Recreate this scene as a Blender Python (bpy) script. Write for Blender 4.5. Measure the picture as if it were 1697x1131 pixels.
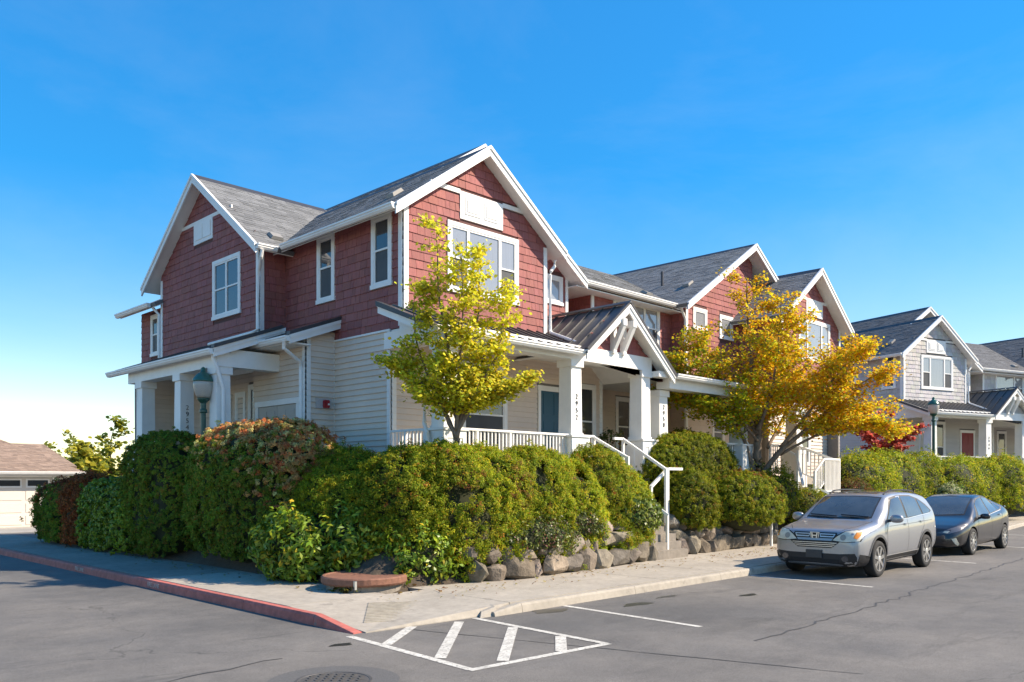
import bpy, bmesh, math, random
import numpy as np
from mathutils import Vector, Matrix
from mathutils.bvhtree import BVHTree
for o in list(bpy.data.objects): bpy.data.objects.remove(o)
random.seed(7); np.random.seed(7)
SC = bpy.context.scene
COL = SC.collection
R = math.radians

# ------------------------------------------------------------------ camera
YAW = math.atan(1372/1385.0)                       # angle of the view direction from +X
cam_d = bpy.data.cameras.new('camera'); cam = bpy.data.objects.new('camera', cam_d); COL.objects.link(cam)
cam.location = (0, 0, 1.9); cam.rotation_euler = (R(90), 0, YAW - R(90))
cam_d.sensor_width = 36; cam_d.lens = 1385/1697*36; cam_d.shift_y = 229.5/1697
cam_d.clip_end = 20000; cam_d.clip_start = 0.05
SC.camera = cam
# ------------------------------------------------------------------ sky, sun, exposure
SUN = Vector((0.46, -0.47, 0.52)).normalized()     # towards the sun
elev = math.asin(SUN.z); azim = math.atan2(SUN.x, SUN.y)
W = bpy.data.worlds.new('World'); SC.world = W; W.use_nodes = True
nt = W.node_tree; nt.nodes.clear()
sky = nt.nodes.new('ShaderNodeTexSky'); sky.sky_type = 'NISHITA'; sky.sun_disc = False
sky.sun_elevation = elev; sky.sun_rotation = azim
sky.air_density = 1.0; sky.dust_density = 0.25; sky.ozone_density = 3.5; sky.altitude = 0
hs = nt.nodes.new('ShaderNodeHueSaturation'); hs.inputs['Saturation'].default_value = 2.05; hs.inputs['Hue'].default_value = 0.512
gm = nt.nodes.new('ShaderNodeGamma'); gm.inputs['Gamma'].default_value = 0.6
bg = nt.nodes.new('ShaderNodeBackground'); bg.inputs['Strength'].default_value = 0.135
wo = nt.nodes.new('ShaderNodeOutputWorld')
nt.links.new(sky.outputs[0], gm.inputs['Color']); nt.links.new(gm.outputs[0], hs.inputs['Color']); 
# thin cirrus drifting over the whole sky
tcw = nt.nodes.new('ShaderNodeTexCoord'); mpw = nt.nodes.new('ShaderNodeMapping'); mpw.inputs['Scale'].default_value = (1.0, 1.6, 3.4); mpw.inputs['Rotation'].default_value = (0, 0, 0.6)
nzw = nt.nodes.new('ShaderNodeTexNoise'); nzw.inputs['Scale'].default_value = 1.5; nzw.inputs['Detail'].default_value = 9; nzw.inputs['Roughness'].default_value = 0.6; nzw.inputs['Distortion'].default_value = 0.5
mrw = nt.nodes.new('ShaderNodeMapRange'); mrw.inputs['From Min'].default_value = 0.46; mrw.inputs['From Max'].default_value = 0.80; mrw.inputs['To Max'].default_value = 0.06
mxw = nt.nodes.new('ShaderNodeMix'); mxw.data_type = 'RGBA'; mxw.inputs['B'].default_value = (2.6, 2.75, 2.9, 1)
nt.links.new(tcw.outputs['Generated'], mpw.inputs['Vector']); nt.links.new(mpw.outputs[0], nzw.inputs['Vector']); nt.links.new(nzw.outputs['Fac'], mrw.inputs['Value']); nt.links.new(mrw.outputs[0], mxw.inputs['Factor'])
nt.links.new(hs.outputs[0], mxw.inputs['A']); nt.links.new(mxw.outputs['Result'], bg.inputs['Color'])
nt.links.new(bg.outputs[0], wo.inputs['Surface'])
sl = bpy.data.lights.new('sun', 'SUN'); sl.energy = 2.05; sl.angle = R(0.55); sl.color = (1.0, 0.995, 0.985)
so = bpy.data.objects.new('sun', sl); COL.objects.link(so)
so.rotation_euler = SUN.to_track_quat('Z', 'Y').to_euler(); so.location = (30, -25, 30)
vs = SC.view_settings; vs.view_transform = 'Standard'; vs.look = 'None'; vs.exposure = 1.95; vs.gamma = 1.0
try: vs.use_white_balance = True; vs.white_balance_temperature = 8600; vs.white_balance_tint = 13
except Exception: pass
try: vs.use_curve_mapping = False
except Exception: pass
SC.render.resolution_x = 1024; SC.render.resolution_y = 682

# ------------------------------------------------------------------ materials
MATS = {}
def mat(name, col, rough=0.7, metal=0.0, noise=0.0, nscale=6.0, bump=0.0, bscale=60.0, spec=0.5, coat=0.0, attr=None, transl=0.0, stretch=None, ior=None, noise2=0.0, n2scale=0.7, dirt=None):
    if name in MATS: return MATS[name]
    m = bpy.data.materials.new(name); m.use_nodes = True; MATS[name] = m
    t = m.node_tree; b = t.nodes['Principled BSDF']; L = t.links.new
    b.inputs['Roughness'].default_value = rough; b.inputs['Metallic'].default_value = metal
    b.inputs['Specular IOR Level'].default_value = spec; b.inputs['Coat Weight'].default_value = coat; b.inputs['Coat Roughness'].default_value = 0.04
    if ior: b.inputs['IOR'].default_value = ior
    m.diffuse_color = (*col, 1)
    cur = None
    if attr:
        a = t.nodes.new('ShaderNodeAttribute'); a.attribute_name = attr; cur = a.outputs['Color']
        mx = t.nodes.new('ShaderNodeMix'); mx.data_type = 'RGBA'; mx.blend_type = 'MULTIPLY'; mx.inputs['Factor'].default_value = 1
        mx.inputs['B'].default_value = (*col, 1); L(cur, mx.inputs['A']); cur = mx.outputs['Result']
    else:
        rgb = t.nodes.new('ShaderNodeRGB'); rgb.outputs[0].default_value = (*col, 1); cur = rgb.outputs[0]
    if noise or noise2 or bump:
        tc = t.nodes.new('ShaderNodeNewGeometry'); mp = t.nodes.new('ShaderNodeMapping'); L(tc.outputs['Position'], mp.inputs['Vector'])
        if stretch: mp.inputs['Scale'].default_value = stretch
    for amt, scl in ((noise, nscale), (noise2, n2scale)):
        if amt:
            n = t.nodes.new('ShaderNodeTexNoise'); n.inputs['Scale'].default_value = scl; n.inputs['Detail'].default_value = 6; n.inputs['Roughness'].default_value = 0.65
            L(mp.outputs[0], n.inputs['Vector'])
            r = t.nodes.new('ShaderNodeMapRange'); r.inputs['From Min'].default_value = 0.3; r.inputs['From Max'].default_value = 0.7
            r.inputs['To Min'].default_value = 1-amt; r.inputs['To Max'].default_value = 1+amt; L(n.outputs['Fac'], r.inputs['Value'])
            mx = t.nodes.new('ShaderNodeMix'); mx.data_type = 'RGBA'; mx.blend_type = 'MULTIPLY'; mx.inputs['Factor'].default_value = 1
            L(cur, mx.inputs['A']); L(r.outputs[0], mx.inputs['B']); cur = mx.outputs['Result']
    if dirt:
        n = t.nodes.new('ShaderNodeTexNoise'); n.inputs['Scale'].default_value = dirt[1]; n.inputs['Detail'].default_value = 8; n.inputs['Roughness'].default_value = 0.7
        L(mp.outputs[0], n.inputs['Vector'])
        r = t.nodes.new('ShaderNodeMapRange'); r.inputs['From Min'].default_value = dirt[2]; r.inputs['From Max'].default_value = dirt[2]+0.1; L(n.outputs['Fac'], r.inputs['Value'])
        mx = t.nodes.new('ShaderNodeMix'); mx.data_type = 'RGBA'; L(r.outputs[0], mx.inputs['Factor']); L(cur, mx.inputs['A']); mx.inputs['B'].default_value = (*dirt[0], 1); cur = mx.outputs['Result']
    L(cur, b.inputs['Base Color'])
    if bump:
        n = t.nodes.new('ShaderNodeTexNoise'); n.inputs['Scale'].default_value = bscale; n.inputs['Detail'].default_value = 5; L(mp.outputs[0], n.inputs['Vector'])
        bp = t.nodes.new('ShaderNodeBump'); bp.inputs['Strength'].default_value = bump; bp.inputs['Distance'].default_value = 0.02; L(n.outputs['Fac'], bp.inputs['Height']); L(bp.outputs[0], b.inputs['Normal'])
    if transl:
        tr = t.nodes.new('ShaderNodeBsdfTranslucent'); L(cur, tr.inputs['Color']); ms = t.nodes.new('ShaderNodeMixShader'); ms.inputs[0].default_value = transl
        L(b.outputs[0], ms.inputs[1]); L(tr.outputs[0], ms.inputs[2]); L(ms.outputs[0], t.nodes['Material Output'].inputs['Surface'])
    return m

M_WHITE = mat('white_paint', (0.80, 0.79, 0.76), 0.5, noise=0.04, nscale=4, noise2=0.05, n2scale=1.3)
M_REDSH = mat('red_shake', (0.305, 0.092, 0.084), 0.75, attr='tint', noise=0.16, nscale=26, stretch=(1, 1, 0.12), bump=0.35, bscale=55)
M_GREYSH = mat('grey_shake', (0.48, 0.46, 0.45), 0.75, attr='tint', noise=0.12, nscale=26, stretch=(1, 1, 0.12), bump=0.3, bscale=55)
M_CLAP = mat('beige_lap_siding', (0.71, 0.585, 0.485), 0.6, attr='tint', noise=0.05, nscale=2.5, stretch=(1, 1, .4), noise2=.05, n2scale=.9)
M_CLAPG = mat('grey_lap_siding', (0.50, 0.47, 0.44), 0.6, attr='tint', noise=0.04, nscale=2.5, stretch=(.5, .5, 3))
M_SHEATH = mat('sheathing', (0.12, 0.05, 0.045), 0.9, noise=0.1)
M_SHEATHB = mat('sheathing_beige', (0.22, 0.2, 0.18), 0.9, noise=0.1)
M_ROOF = mat('asphalt_shingle', (0.168, 0.174, 0.176), 0.9, attr='tint', noise=0.18, nscale=60, bump=0.4, bscale=160)
M_ROOFB = mat('brown_shingle', (0.27, 0.19, 0.145), 0.9, attr='tint', noise=0.2, nscale=60, bump=0.4, bscale=160)
M_METALROOF = mat('metal_roof', (0.10, 0.098, 0.096), 0.42, metal=0.35, noise=0.12, nscale=5, noise2=0.1)
M_DARKMETAL = mat('dark_metal', (0.06, 0.06, 0.065), 0.5, metal=0.3, noise=0.1)
M_PANE = mat('window_glass', (0.05, 0.055, 0.06), 0.03, spec=.7, ior=1.6, noise=0.2, nscale=1.2)
M_PANEB = mat('window_blind', (0.26, 0.27, 0.28), 0.05, spec=1.0, ior=1.8, noise=0.2, nscale=30, stretch=(6, 6, .05))
M_SCREEN = mat('window_screen', (0.045, 0.05, 0.055), 0.55, noise=0.25, nscale=2)
M_CONC = mat('concrete', (0.36, 0.32, 0.265), 0.9, noise=0.12, nscale=9, noise2=0.16, n2scale=0.9, bump=0.3, bscale=120, dirt=((0.2, 0.18, 0.15), 2.2, 0.60))
M_CONCD = mat('worn_concrete', (0.24, 0.21, 0.175), 0.92, noise=0.2, nscale=7, noise2=0.2, bump=0.4, bscale=80)
M_REDCURB = mat('red_curb_paint', (0.47, 0.125, 0.10), 0.8, noise=0.25, nscale=7, noise2=0.15, bump=0.3, bscale=70, dirt=((0.2, 0.15, 0.13), 6, 0.60))
M_PAINT = mat('road_paint', (0.52, 0.50, 0.445), 0.85, noise=0.25, nscale=9, noise2=.15, n2scale=2.5, dirt=((0.17, 0.16, 0.145), 24, 0.53))
M_FADED = mat('faded_road_paint', (0.42, 0.41, 0.38), 0.8, noise=0.2, nscale=14, dirt=((0.145, 0.14, 0.135), 16, 0.45))
M_SOIL = mat('soil', (0.075, 0.055, 0.038), 0.95, noise=0.35, nscale=12, bump=0.8, bscale=40)
M_BARK = mat('bark', (0.20, 0.145, 0.105), 0.9, noise=0.35, nscale=22, stretch=(1, 1, .2), bump=0.8, bscale=50)
M_TWIGSHADE = mat('shaded_twigs', (0.022, 0.026, 0.007), 0.95, noise=0.4, nscale=16)  # twig colour darkened to paint the shade inside the shrubs
M_LEAF = mat('leaf', (1, 1, 1), 0.6, attr='col', transl=0.5, spec=0.18)
M_LEAFG = mat('glossy_leaf', (1, 1, 1), 0.4, attr='col', transl=0.25, spec=0.35)
M_STONE = mat('basalt', (0.175, 0.148, 0.122), 0.9, attr='tint', noise=0.45, nscale=6, noise2=0.25, n2scale=2.2, bump=0.9, bscale=26, dirt=((.07, .075, .03), 5, .62))
M_GREENM = mat('green_cast_iron', (0.010, 0.075, 0.058), 0.35, noise=0.1, spec=0.5)
M_RUST = mat('rusty_lid', (0.215, 0.095, 0.06), 0.8, noise=0.25, nscale=12, noise2=0.2, bump=0.3, bscale=60)
M_TEAL = mat('teal_door_paint', (0.010, 0.085, 0.135), 0.4)
M_REDDOOR = mat('red_door_paint', (0.22, 0.012, 0.02), 0.4)
M_TAUPE = mat('taupe_door_paint', (0.43, 0.385, 0.34), 0.5, noise=0.04)
M_BLACK = mat('black_print', (0.02, 0.02, 0.02), 0.5)
M_RED = mat('red_enamel', (0.42, 0.012, 0.02), 0.25, spec=0.5)
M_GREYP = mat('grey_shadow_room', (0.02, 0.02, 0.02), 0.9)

# ------------------------------------------------------------------ helpers
def link(o, parent=None):
    COL.objects.link(o)
    if parent is not None: o.parent = parent
    return o
def tag(o, label=None, cat=None, group=None, kind=None):
    if label: o['label'] = label
    if cat: o['category'] = cat
    if group: o['group'] = group
    if kind: o['kind'] = kind
    return o
def empty(name, loc=(0, 0, 0), rz=0, label=None, cat=None, group=None):
    o = bpy.data.objects.new(name, None); COL.objects.link(o); o.location = loc; o.rotation_euler = (0, 0, rz); o.empty_display_size = 0.3
    return tag(o, label, cat, group)
ORG = {}                                            # local origin per top-level empty (its coordinates are given in site coordinates)
class MB:
    def __init__(s): s.v = []; s.f = []; s.t = []
    def add(s, vs, fs, tint=1.0):
        n = len(s.v); s.v += [tuple(p) for p in vs]; s.f += [tuple(i+n for i in f) for f in fs]; s.t += [tint]*len(vs); return s
    def box(s, x0, x1, y0, y1, z0, z1, tint=1.0):
        return s.add([(x0,y0,z0),(x1,y0,z0),(x1,y1,z0),(x0,y1,z0),(x0,y0,z1),(x1,y0,z1),(x1,y1,z1),(x0,y1,z1)],
                     [(0,3,2,1),(4,5,6,7),(0,1,5,4),(1,2,6,5),(2,3,7,6),(3,0,4,7)], tint)
    def prism(s, poly, vec, tint=1.0):              # poly: list of 3D pts, extruded by vec
        n = len(poly); vec = Vector(vec); P = [Vector(p) for p in poly]
        return s.add(P + [p+vec for p in P], [tuple(range(n))[::-1], tuple(range(n, 2*n))] + [(i, (i+1)%n, (i+1)%n+n, i+n) for i in range(n)], tint)
    def tube(s, pts, r, n=8, cap=True, tint=1.0):   # round tube along a polyline; r scalar or list
        pts = [Vector(p) for p in pts]; k = len(pts); rs = r if isinstance(r, (list, tuple)) else [r]*k
        base = len(s.v); up = Vector((0, 0, 1)); vs = []
        for i, p in enumerate(pts):
            d = (pts[min(i+1, k-1)] - pts[max(i-1, 0)]).normalized()
            a = d.cross(up)
            if a.length < 0.05: a = d.cross(Vector((1, 0, 0)))
            a.normalize(); b = d.cross(a)
            for j in range(n):
                th = 2*math.pi*j/n + math.pi/n; vs.append(p + (a*math.cos(th) + b*math.sin(th))*rs[i])
        fs = [(i*n+j, i*n+(j+1)%n, (i+1)*n+(j+1)%n, (i+1)*n+j) for i in range(k-1) for j in range(n)]
        if cap: fs += [tuple(range(n))[::-1], tuple(range((k-1)*n, k*n))]
        return s.add(vs, fs, tint)
    def bar(s, p0, p1, w, h, tint=1.0):             # rectangular bar, w horizontal, h in the vertical plane
        p0, p1 = Vector(p0), Vector(p1); d = (p1-p0).normalized(); up = Vector((0, 0, 1))
        a = d.cross(up)
        if a.length < 0.05: a = Vector((1, 0, 0)); b = Vector((0, 1, 0))
        else: a.normalize(); b = a.cross(d)
        q = [a*w/2+b*h/2, -a*w/2+b*h/2, -a*w/2-b*h/2, a*w/2-b*h/2]
        return s.add([p0+x for x in q]+[p1+x for x in q], [(0,1,2,3)[::-1],(4,5,6,7)]+[(i,(i+1)%4,(i+1)%4+4,i+4) for i in range(4)], tint)
    def lathe(s, c, prof, n=24, tint=1.0):          # prof: (r, z) list about vertical axis at c
        vs = [(c[0]+r*math.cos(2*math.pi*j/n), c[1]+r*math.sin(2*math.pi*j/n), c[2]+z) for r, z in prof for j in range(n)]
        k = len(prof); fs = [(i*n+j, i*n+(j+1)%n, (i+1)*n+(j+1)%n, (i+1)*n+j) for i in range(k-1) for j in range(n)]
        fs += [tuple(range(n))[::-1], tuple(range((k-1)*n, k*n))]
        return s.add(vs, fs, tint)
    def build(s, name, m, parent=None, kind=None, smooth=False, org=None, top=None):
        v = np.array(s.v, dtype=float)
        if org is None:
            org = (v.min(0)+v.max(0))/2
            if parent is None: org[2] = v[:, 2].min()
        org = np.array(org, dtype=float)
        me = bpy.data.meshes.new(name); me.from_pydata([tuple(p) for p in (v-org)], [], s.f)
        if any(t != 1.0 for t in s.t):
            ca = me.color_attributes.new('tint', 'FLOAT_COLOR', 'POINT')
            ca.data.foreach_set('color', np.array([((t, t, t, 1) if np.isscalar(t) else (*t, 1)) for t in s.t], dtype=np.float32).ravel())
        else:
            ca = me.color_attributes.new('tint', 'FLOAT_COLOR', 'POINT'); ca.data.foreach_set('color', np.ones(len(s.v)*4, dtype=np.float32))
        me.materials.append(m)
        if smooth: me.polygons.foreach_set('use_smooth', [True]*len(me.polygons))
        me.validate(); me.update()
        o = bpy.data.objects.new(name, me); COL.objects.link(o)
        base = Vector((0, 0, 0)); p = parent
        while p is not None: base += Vector(p.location) if p.name not in ORG else Vector(ORG[p.name]); p = p.parent
        o.location = Vector(org) - base
        if parent is not None: o.parent = parent
        if kind: o['kind'] = kind
        return o
    def bm_fix(s): return s
def recalc(o):
    bm = bmesh.new(); bm.from_mesh(o.data); bmesh.ops.recalc_face_normals(bm, faces=bm.faces); bm.to_mesh(o.data); bm.free(); return o

def text_mesh(body, size, m, name, parent, depth=0.004, line=1.0, align='CENTER', thin=0.0):
    c = bpy.data.curves.new(name, 'FONT'); c.body = body; c.size = size; c.extrude = depth; c.align_x = align; c.space_line = line; c.resolution_u = 3; c.offset = thin
    o = bpy.data.objects.new('tmp', c); COL.objects.link(o)
    dg = bpy.context.evaluated_depsgraph_get(); me = bpy.data.meshes.new_from_object(o.evaluated_get(dg))
    bpy.data.objects.remove(o); me.materials.clear(); me.materials.append(m); me.name = name
    q = bpy.data.objects.new(name, me); COL.objects.link(q)
    if parent is not None: q.parent = parent
    return q

class Plane:                                        # wall plane: u runs right as seen from outside, o is outward
    def __init__(s, p, u, n): s.p = Vector((p[0], p[1], 0)); s.u = Vector((u[0], u[1], 0)); s.n = Vector((n[0], n[1], 0))
    def at(s, u, z, o=0): return s.p + s.u*u + s.n*o + Vector((0, 0, z))
    def box(s, mb, u0, u1, z0, z1, o0, o1, tint=1.0):
        c = [s.at(u0,z0,o0),s.at(u1,z0,o0),s.at(u1,z0,o1),s.at(u0,z0,o1),s.at(u0,z1,o0),s.at(u1,z1,o0),s.at(u1,z1,o1),s.at(u0,z1,o1)]
        f = [(0,3,2,1),(4,5,6,7),(0,1,5,4),(1,2,6,5),(2,3,7,6),(3,0,4,7)]
        if s.u.cross(s.n).z > 0: pass
        else: f = [q[::-1] for q in f]
        return mb.add(c, f, tint)
def FY(x, y): return Plane((x, y), (1, 0), (0, -1))      # faces the street (-Y); u = +X
def FX(x, y): return Plane((x, y), (0, -1), (-1, 0))     # faces -X; u = -Y, p at the far (left in view) end
def FXp(x, y): return Plane((x, y), (0, 1), (1, 0))      # faces +X

def split(a, b, z0, z1, ops):
    segs = [(a, b)]
    for (u0, u1, w0, w1) in ops:
        if w1 <= z0+0.02 or w0 >= z1-0.02: continue
        out = []
        for (p, q) in segs:
            if u1 <= p or u0 >= q: out.append((p, q)); continue
            if u0-p > 0.03: out.append((p, u0))
            if q-u1 > 0.03: out.append((u1, q))
        segs = out
    return segs

class House:
    def __init__(s, root, pal, org, fine=True):
        s.root = root; s.pal = pal; s.fine = fine; s.nsh = 0; s.rest = MB(); s.restc = MB(); s.tabs = MB(); ORG[root.name] = org
    def B(s, mb, name, m, parent=None, **k): return mb.build(name, m, parent or s.root, **k)
    def wall(s, pl, L, z0, z1, kind, ops=(), top=None, single=False, expo=None, name='wall'):
        mb = MB(); us = [0, L]
        pts = [(0, z0), (L, z0)]
        if top:
            n = 24; pts += [(L*i/n, min(z1, top(L*i/n))) for i in range(n, -1, -1)]
        else: pts += [(L, z1), (0, z1)]
        mb.prism([pl.at(u, z, 0.0) for u, z in pts], pl.n*-0.12)
        w = recalc(s.B(mb, name, s.pal['sheath'] if kind == 'sh' else s.pal['sheathc']))
        if kind == 'clap':
            e = expo or 0.127; k = 0; z = z0
            while z < z1-0.02:
                za, zb = z, min(z+e, z1); z += e; k += 1
                for (a, b) in split(0, L, za, zb, ops):
                    tt = 0.96+0.08*random.random()
                    m = MB() if single else s.restc
                    m.add([pl.at(a, za, 0.001), pl.at(b, za, 0.001), pl.at(b, za, 0.036), pl.at(a, za, 0.036), pl.at(a, zb, 0.001), pl.at(b, zb, 0.001), pl.at(b, zb, 0.008), pl.at(a, zb, 0.008)],
                          [(0,3,2,1),(4,5,6,7),(3,7,6,2),(0,4,7,3),(1,2,6,5)] if pl.u.cross(pl.n).z < 0 else [(0,1,2,3),(4,7,6,5),(2,6,7,3),(3,7,4,0),(5,6,2,1)], tt)
                    if single: s.B(m, 'clapboard', s.pal['clap'], w)
        else:
            e = expo or 0.182; z = z0; row = 0
            while z < z1-0.02:
                za, zb = z, z+e; z += e; row += 1
                u = -random.random()*0.2
                while u < L:
                    wd = random.choice((0.13, 0.17, 0.2, 0.24, 0.28, 0.33)); a0, b0 = max(u, 0), min(u+wd-0.007, L); u += wd
                    if b0-a0 < 0.02: continue
                    for (a, b) in split(a0, b0, za, zb, ops):
                        ta, tb = (min(zb, top(a), z1), min(zb, top(b), z1)) if top else (min(zb, z1),)*2
                        if ta <= za+0.01 and tb <= za+0.01: continue
                        ta, tb = max(ta, za+0.005), max(tb, za+0.005); q = 0.020+0.008*random.random(); dz = random.uniform(-0.004, 0.004)
                        tt = random.choice((0.88, 0.93, 0.97, 1.0, 1.03, 1.06, 1.1)); tt = (tt, tt*random.uniform(.95, 1.05), tt*random.uniform(.93, 1.06))
                        ind = single and s.nsh < 300
                        m = MB() if ind else s.rest
                        m.add([pl.at(a, za+dz, 0.001), pl.at(b, za+dz, 0.001), pl.at(b, za+dz, q), pl.at(a, za+dz, q), pl.at(a, ta, 0.001), pl.at(b, tb, 0.001), pl.at(b, tb, 0.008), pl.at(a, ta, 0.008)],
                              [(0,3,2,1),(4,5,6,7),(3,7,6,2),(0,4,7,3),(1,2,6,5)] if pl.u.cross(pl.n).z < 0 else [(0,1,2,3),(4,7,6,5),(2,6,7,3),(3,7,4,0),(5,6,2,1)], tt)
                        if ind: s.nsh += 1; s.B(m, 'shingle', s.pal['sh'], w)
        return w
    def window(s, pl, u0, u1, z0, z1, cols=(1.0,), rails=None, mats=None, trim=0.095, name='window', d=0.045):
        """outer trim + sash bars + panes; cols = relative widths, rails[i] = list of fractions for horizontal bars"""
        mb = MB(); t = trim
        pl.box(mb, u0, u1, z1-t, z1, 0, d); pl.box(mb, u0-0.02, u1+0.02, z0, z0+t, 0, d+0.012)
        pl.box(mb, u0, u0+t, z0+t, z1-t, 0, d-0.003); pl.box(mb, u1-t, u1, z0+t, z1-t, 0, d-0.003)
        wob = s.B(mb, name, M_WHITE)
        a, b, c, e = u0+t, u1-t, z0+t, z1-t; f = 0.04
        tot = sum(cols); x = a; edges = [a]
        for w in cols: x += (b-a)*w/tot; edges.append(x)
        sm = MB(); k = 0
        for i in range(len(cols)):
            p, q = edges[i], edges[i+1]
            fr = [0.0]+list((rails or [[]]*len(cols))[i])+[1.0]
            pl.box(sm, p, p+f, c, e, 0.0, 0.034); pl.box(sm, q-f, q, c, e, 0.0, 0.034)
            for j in range(len(fr)):
                zc = c+(e-c)*fr[j]; z_a, z_b = (c, c+f) if j == 0 else ((e-f, e) if j == len(fr)-1 else (zc-f/2, zc+f/2))
                pl.box(sm, p+f, q-f, z_a, z_b, 0.0, 0.0335)
            for j in range(len(fr)-1):
                pm = MB(); pl.box(pm, p+f*.8, q-f*.8, c+(e-c)*fr[j]+f*.4, c+(e-c)*fr[j+1]-f*.4, -0.01, 0.010+0.0007*k)
                mm = (mats[k % len(mats)] if mats else M_PANE); k += 1
                recalc(s.B(pm, 'pane', mm, wob))
        s.B(sm, 'sash', M_WHITE, wob)
        return wob
    def slab(s, a, b, c, d, name='roof', tabs=True, th=0.10, m=None, soff=True):
        """a,b eave corners, c,d ridge corners above b,a"""
        a, b, c, d = map(Vector, (a, b, c, d)); n = (b-a).cross(d-a).normalized()
        if n.z < 0: n = -n
        mb = MB(); mb.prism([a, b, c, d], n*-th); r = recalc(s.B(mb, name, m or s.pal['roof']))
        if soff:
            q = MB(); q.prism([a-n*(th+.004), b-n*(th+.004), c-n*(th+.004), d-n*(th+.004)], n*-0.02); recalc(s.B(q, 'soffit', M_WHITE))
        if tabs:
            ln = (d-a).length; rows = int(ln/0.145); du = (b-a)
            L = du.length
            for i in range(rows+1):
                f0 = min(i*0.145/ln, 1); f1 = min((i+1)*0.145/ln+0.004, 1)
                if f1-f0 < 0.004: continue
                l0, r0 = a.lerp(d, f0), b.lerp(c, f0); l1, r1 = a.lerp(d, f1), b.lerp(c, f1)
                u = -random.random()*0.3
                while u < L:
                    w = random.uniform(0.16, 0.36); p, q = max(u, 0)/L, min(u+w-0.004, L)/L; u += w
                    if q-p < 0.003: continue
                    h = random.choice((0.006, 0.008, 0.013)); tt = random.choice((0.80, 0.88, 0.95, 1.0, 1.05, 1.12, 1.2))
                    P = [l0.lerp(r0, p), l0.lerp(r0, q), l1.lerp(r1, q), l1.lerp(r1, p)]
                    s.tabs.add([P[0]+n*h, P[1]+n*h, P[2]+n*.003, P[3]+n*.003, P[0], P[1]], [(0,1,2,3), (4,5,1,0)], tt)
        return r
    def rake(s, p0, p1, h=0.20, t=0.045, n=(0, -1, 0), name='rake_board'):
        p0, p1, n = Vector(p0), Vector(p1), Vector(n); dn = Vector((0, 0, -h))
        mb = MB(); mb.prism([p0, p1, p1+dn, p0+dn], n*t); o = recalc(s.B(mb, name, M_WHITE))
        m2 = MB(); up = Vector((0, 0, 0.035)); m2.prism([p0+up, p1+up, p1-up*1.2, p0-up*1.2], n*(t+0.025)); recalc(s.B(m2, 'drip_edge', M_WHITE))
        return o
    def gutter(s, p0, p1, out, name='gutter'):
        p0, p1, out = Vector(p0), Vector(p1), Vector(out); z = Vector((0, 0, 1))
        prof = [(0.0, 0.0), (0.125, 0.0), (0.125, -0.035), (0.105, -0.05), (0.105, -0.075), (0.07, -0.12), (0.0, -0.12)]
        mb = MB(); mb.prism([p0+out*a+z*b for a, b in prof], p1-p0)
        return recalc(s.B(mb, name, M_WHITE))
    def spout(s, pts, r=0.042, name='downspout'):
        mb = MB(); mb.tube(pts, r, n=8); return s.B(mb, name, M_WHITE, smooth=False)
    def board(s, pl, u0, u1, z0, z1, o0=0.0, o1=0.035, name='corner_board', m=None):
        mb = MB(); pl.box(mb, u0, u1, z0, z1, o0, o1); return recalc(s.B(mb, name, m or M_WHITE))
    def roof_metal(s, a, b, c, d, n_pan, th=0.05, name='metal_roof'):
        """standing seam roof: panels side by side between (a,d) and (b,c)"""
        a, b, c, d = map(Vector, (a, b, c, d)); n = (b-a).cross(d-a).normalized(); n = n if n.z > 0 else -n
        mb = MB(); mb.prism([a-n*.006, b-n*.006, c-n*.006, d-n*.006], n*-th); r = recalc(s.B(mb, name, M_WHITE))
        for i in range(n_pan):
            f0, f1 = i/n_pan, (i+1)/n_pan; P = [a.lerp(b, f0), a.lerp(b, f1), d.lerp(c, f1), d.lerp(c, f0)]
            m = MB(); m.prism(P, n*-0.004)
            e = (b-a).normalized()*0.012
            m.prism([P[1]-e, P[1]+e, P[2]+e, P[2]-e], n*0.032)
            recalc(s.B(m, 'metal_panel', M_METALROOF, r))
        return r
    def column(s, x, y, z0, z1, w=0.38, number=None, ped=2.9, facing='Y', name='porch_column', label=None):
        """square tapered porch column on a panelled pedestal"""
        mb = MB(); h = w/2
        zt = z1
        mb.add([(x-h,y-h,ped+.04),(x+h,y-h,ped+.04),(x+h,y+h,ped+.04),(x-h,y+h,ped+.04),(x-h*.93,y-h*.93,zt-.16),(x+h*.93,y-h*.93,zt-.16),(x+h*.93,y+h*.93,zt-.16),(x-h*.93,y+h*.93,zt-.16)],
               [(0,3,2,1),(4,5,6,7),(0,1,5,4),(1,2,6,5),(2,3,7,6),(3,0,4,7)])
        c = s.B(mb, name, M_WHITE)
        if label: c['label'] = label
        m = MB(); q = h+.028; m.box(x-q, x+q, y-q, y+q, zt-.16, zt-.001); s.B(m, 'capital', M_WHITE, c)
        m = MB(); q = h+.02; m.box(x-q, x+q, y-q, y+q, ped-.0, ped+.055); s.B(m, 'plinth', M_WHITE, c)
        m = MB(); q = h+.10; m.box(x-q, x+q, y-q, y+q, z0, ped-.052)
        s.B(m, 'pedestal', M_WHITE, c)
        m = MB(); q = h+.14; m.box(x-q, x+q, y-q, y+q, ped-.05, ped-.001); s.B(m, 'pedestal_cap', M_WHITE, c)
        q = h+.10
        m = MB()
        for pl in (FY(x-q, y-q), FX(x-q, y+q)):
            for (u0, u1) in ((0.0, .09), (q-.04, q+.04), (2*q-.09, 2*q)): pl.box(m, u0, u1, z0, ped-.06, 0, .014)
            pl.box(m, 0.09, 2*q-.09, ped-.2, ped-.06, 0, .013)
        s.B(m, 'pedestal_panel', M_WHITE, c)
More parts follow.
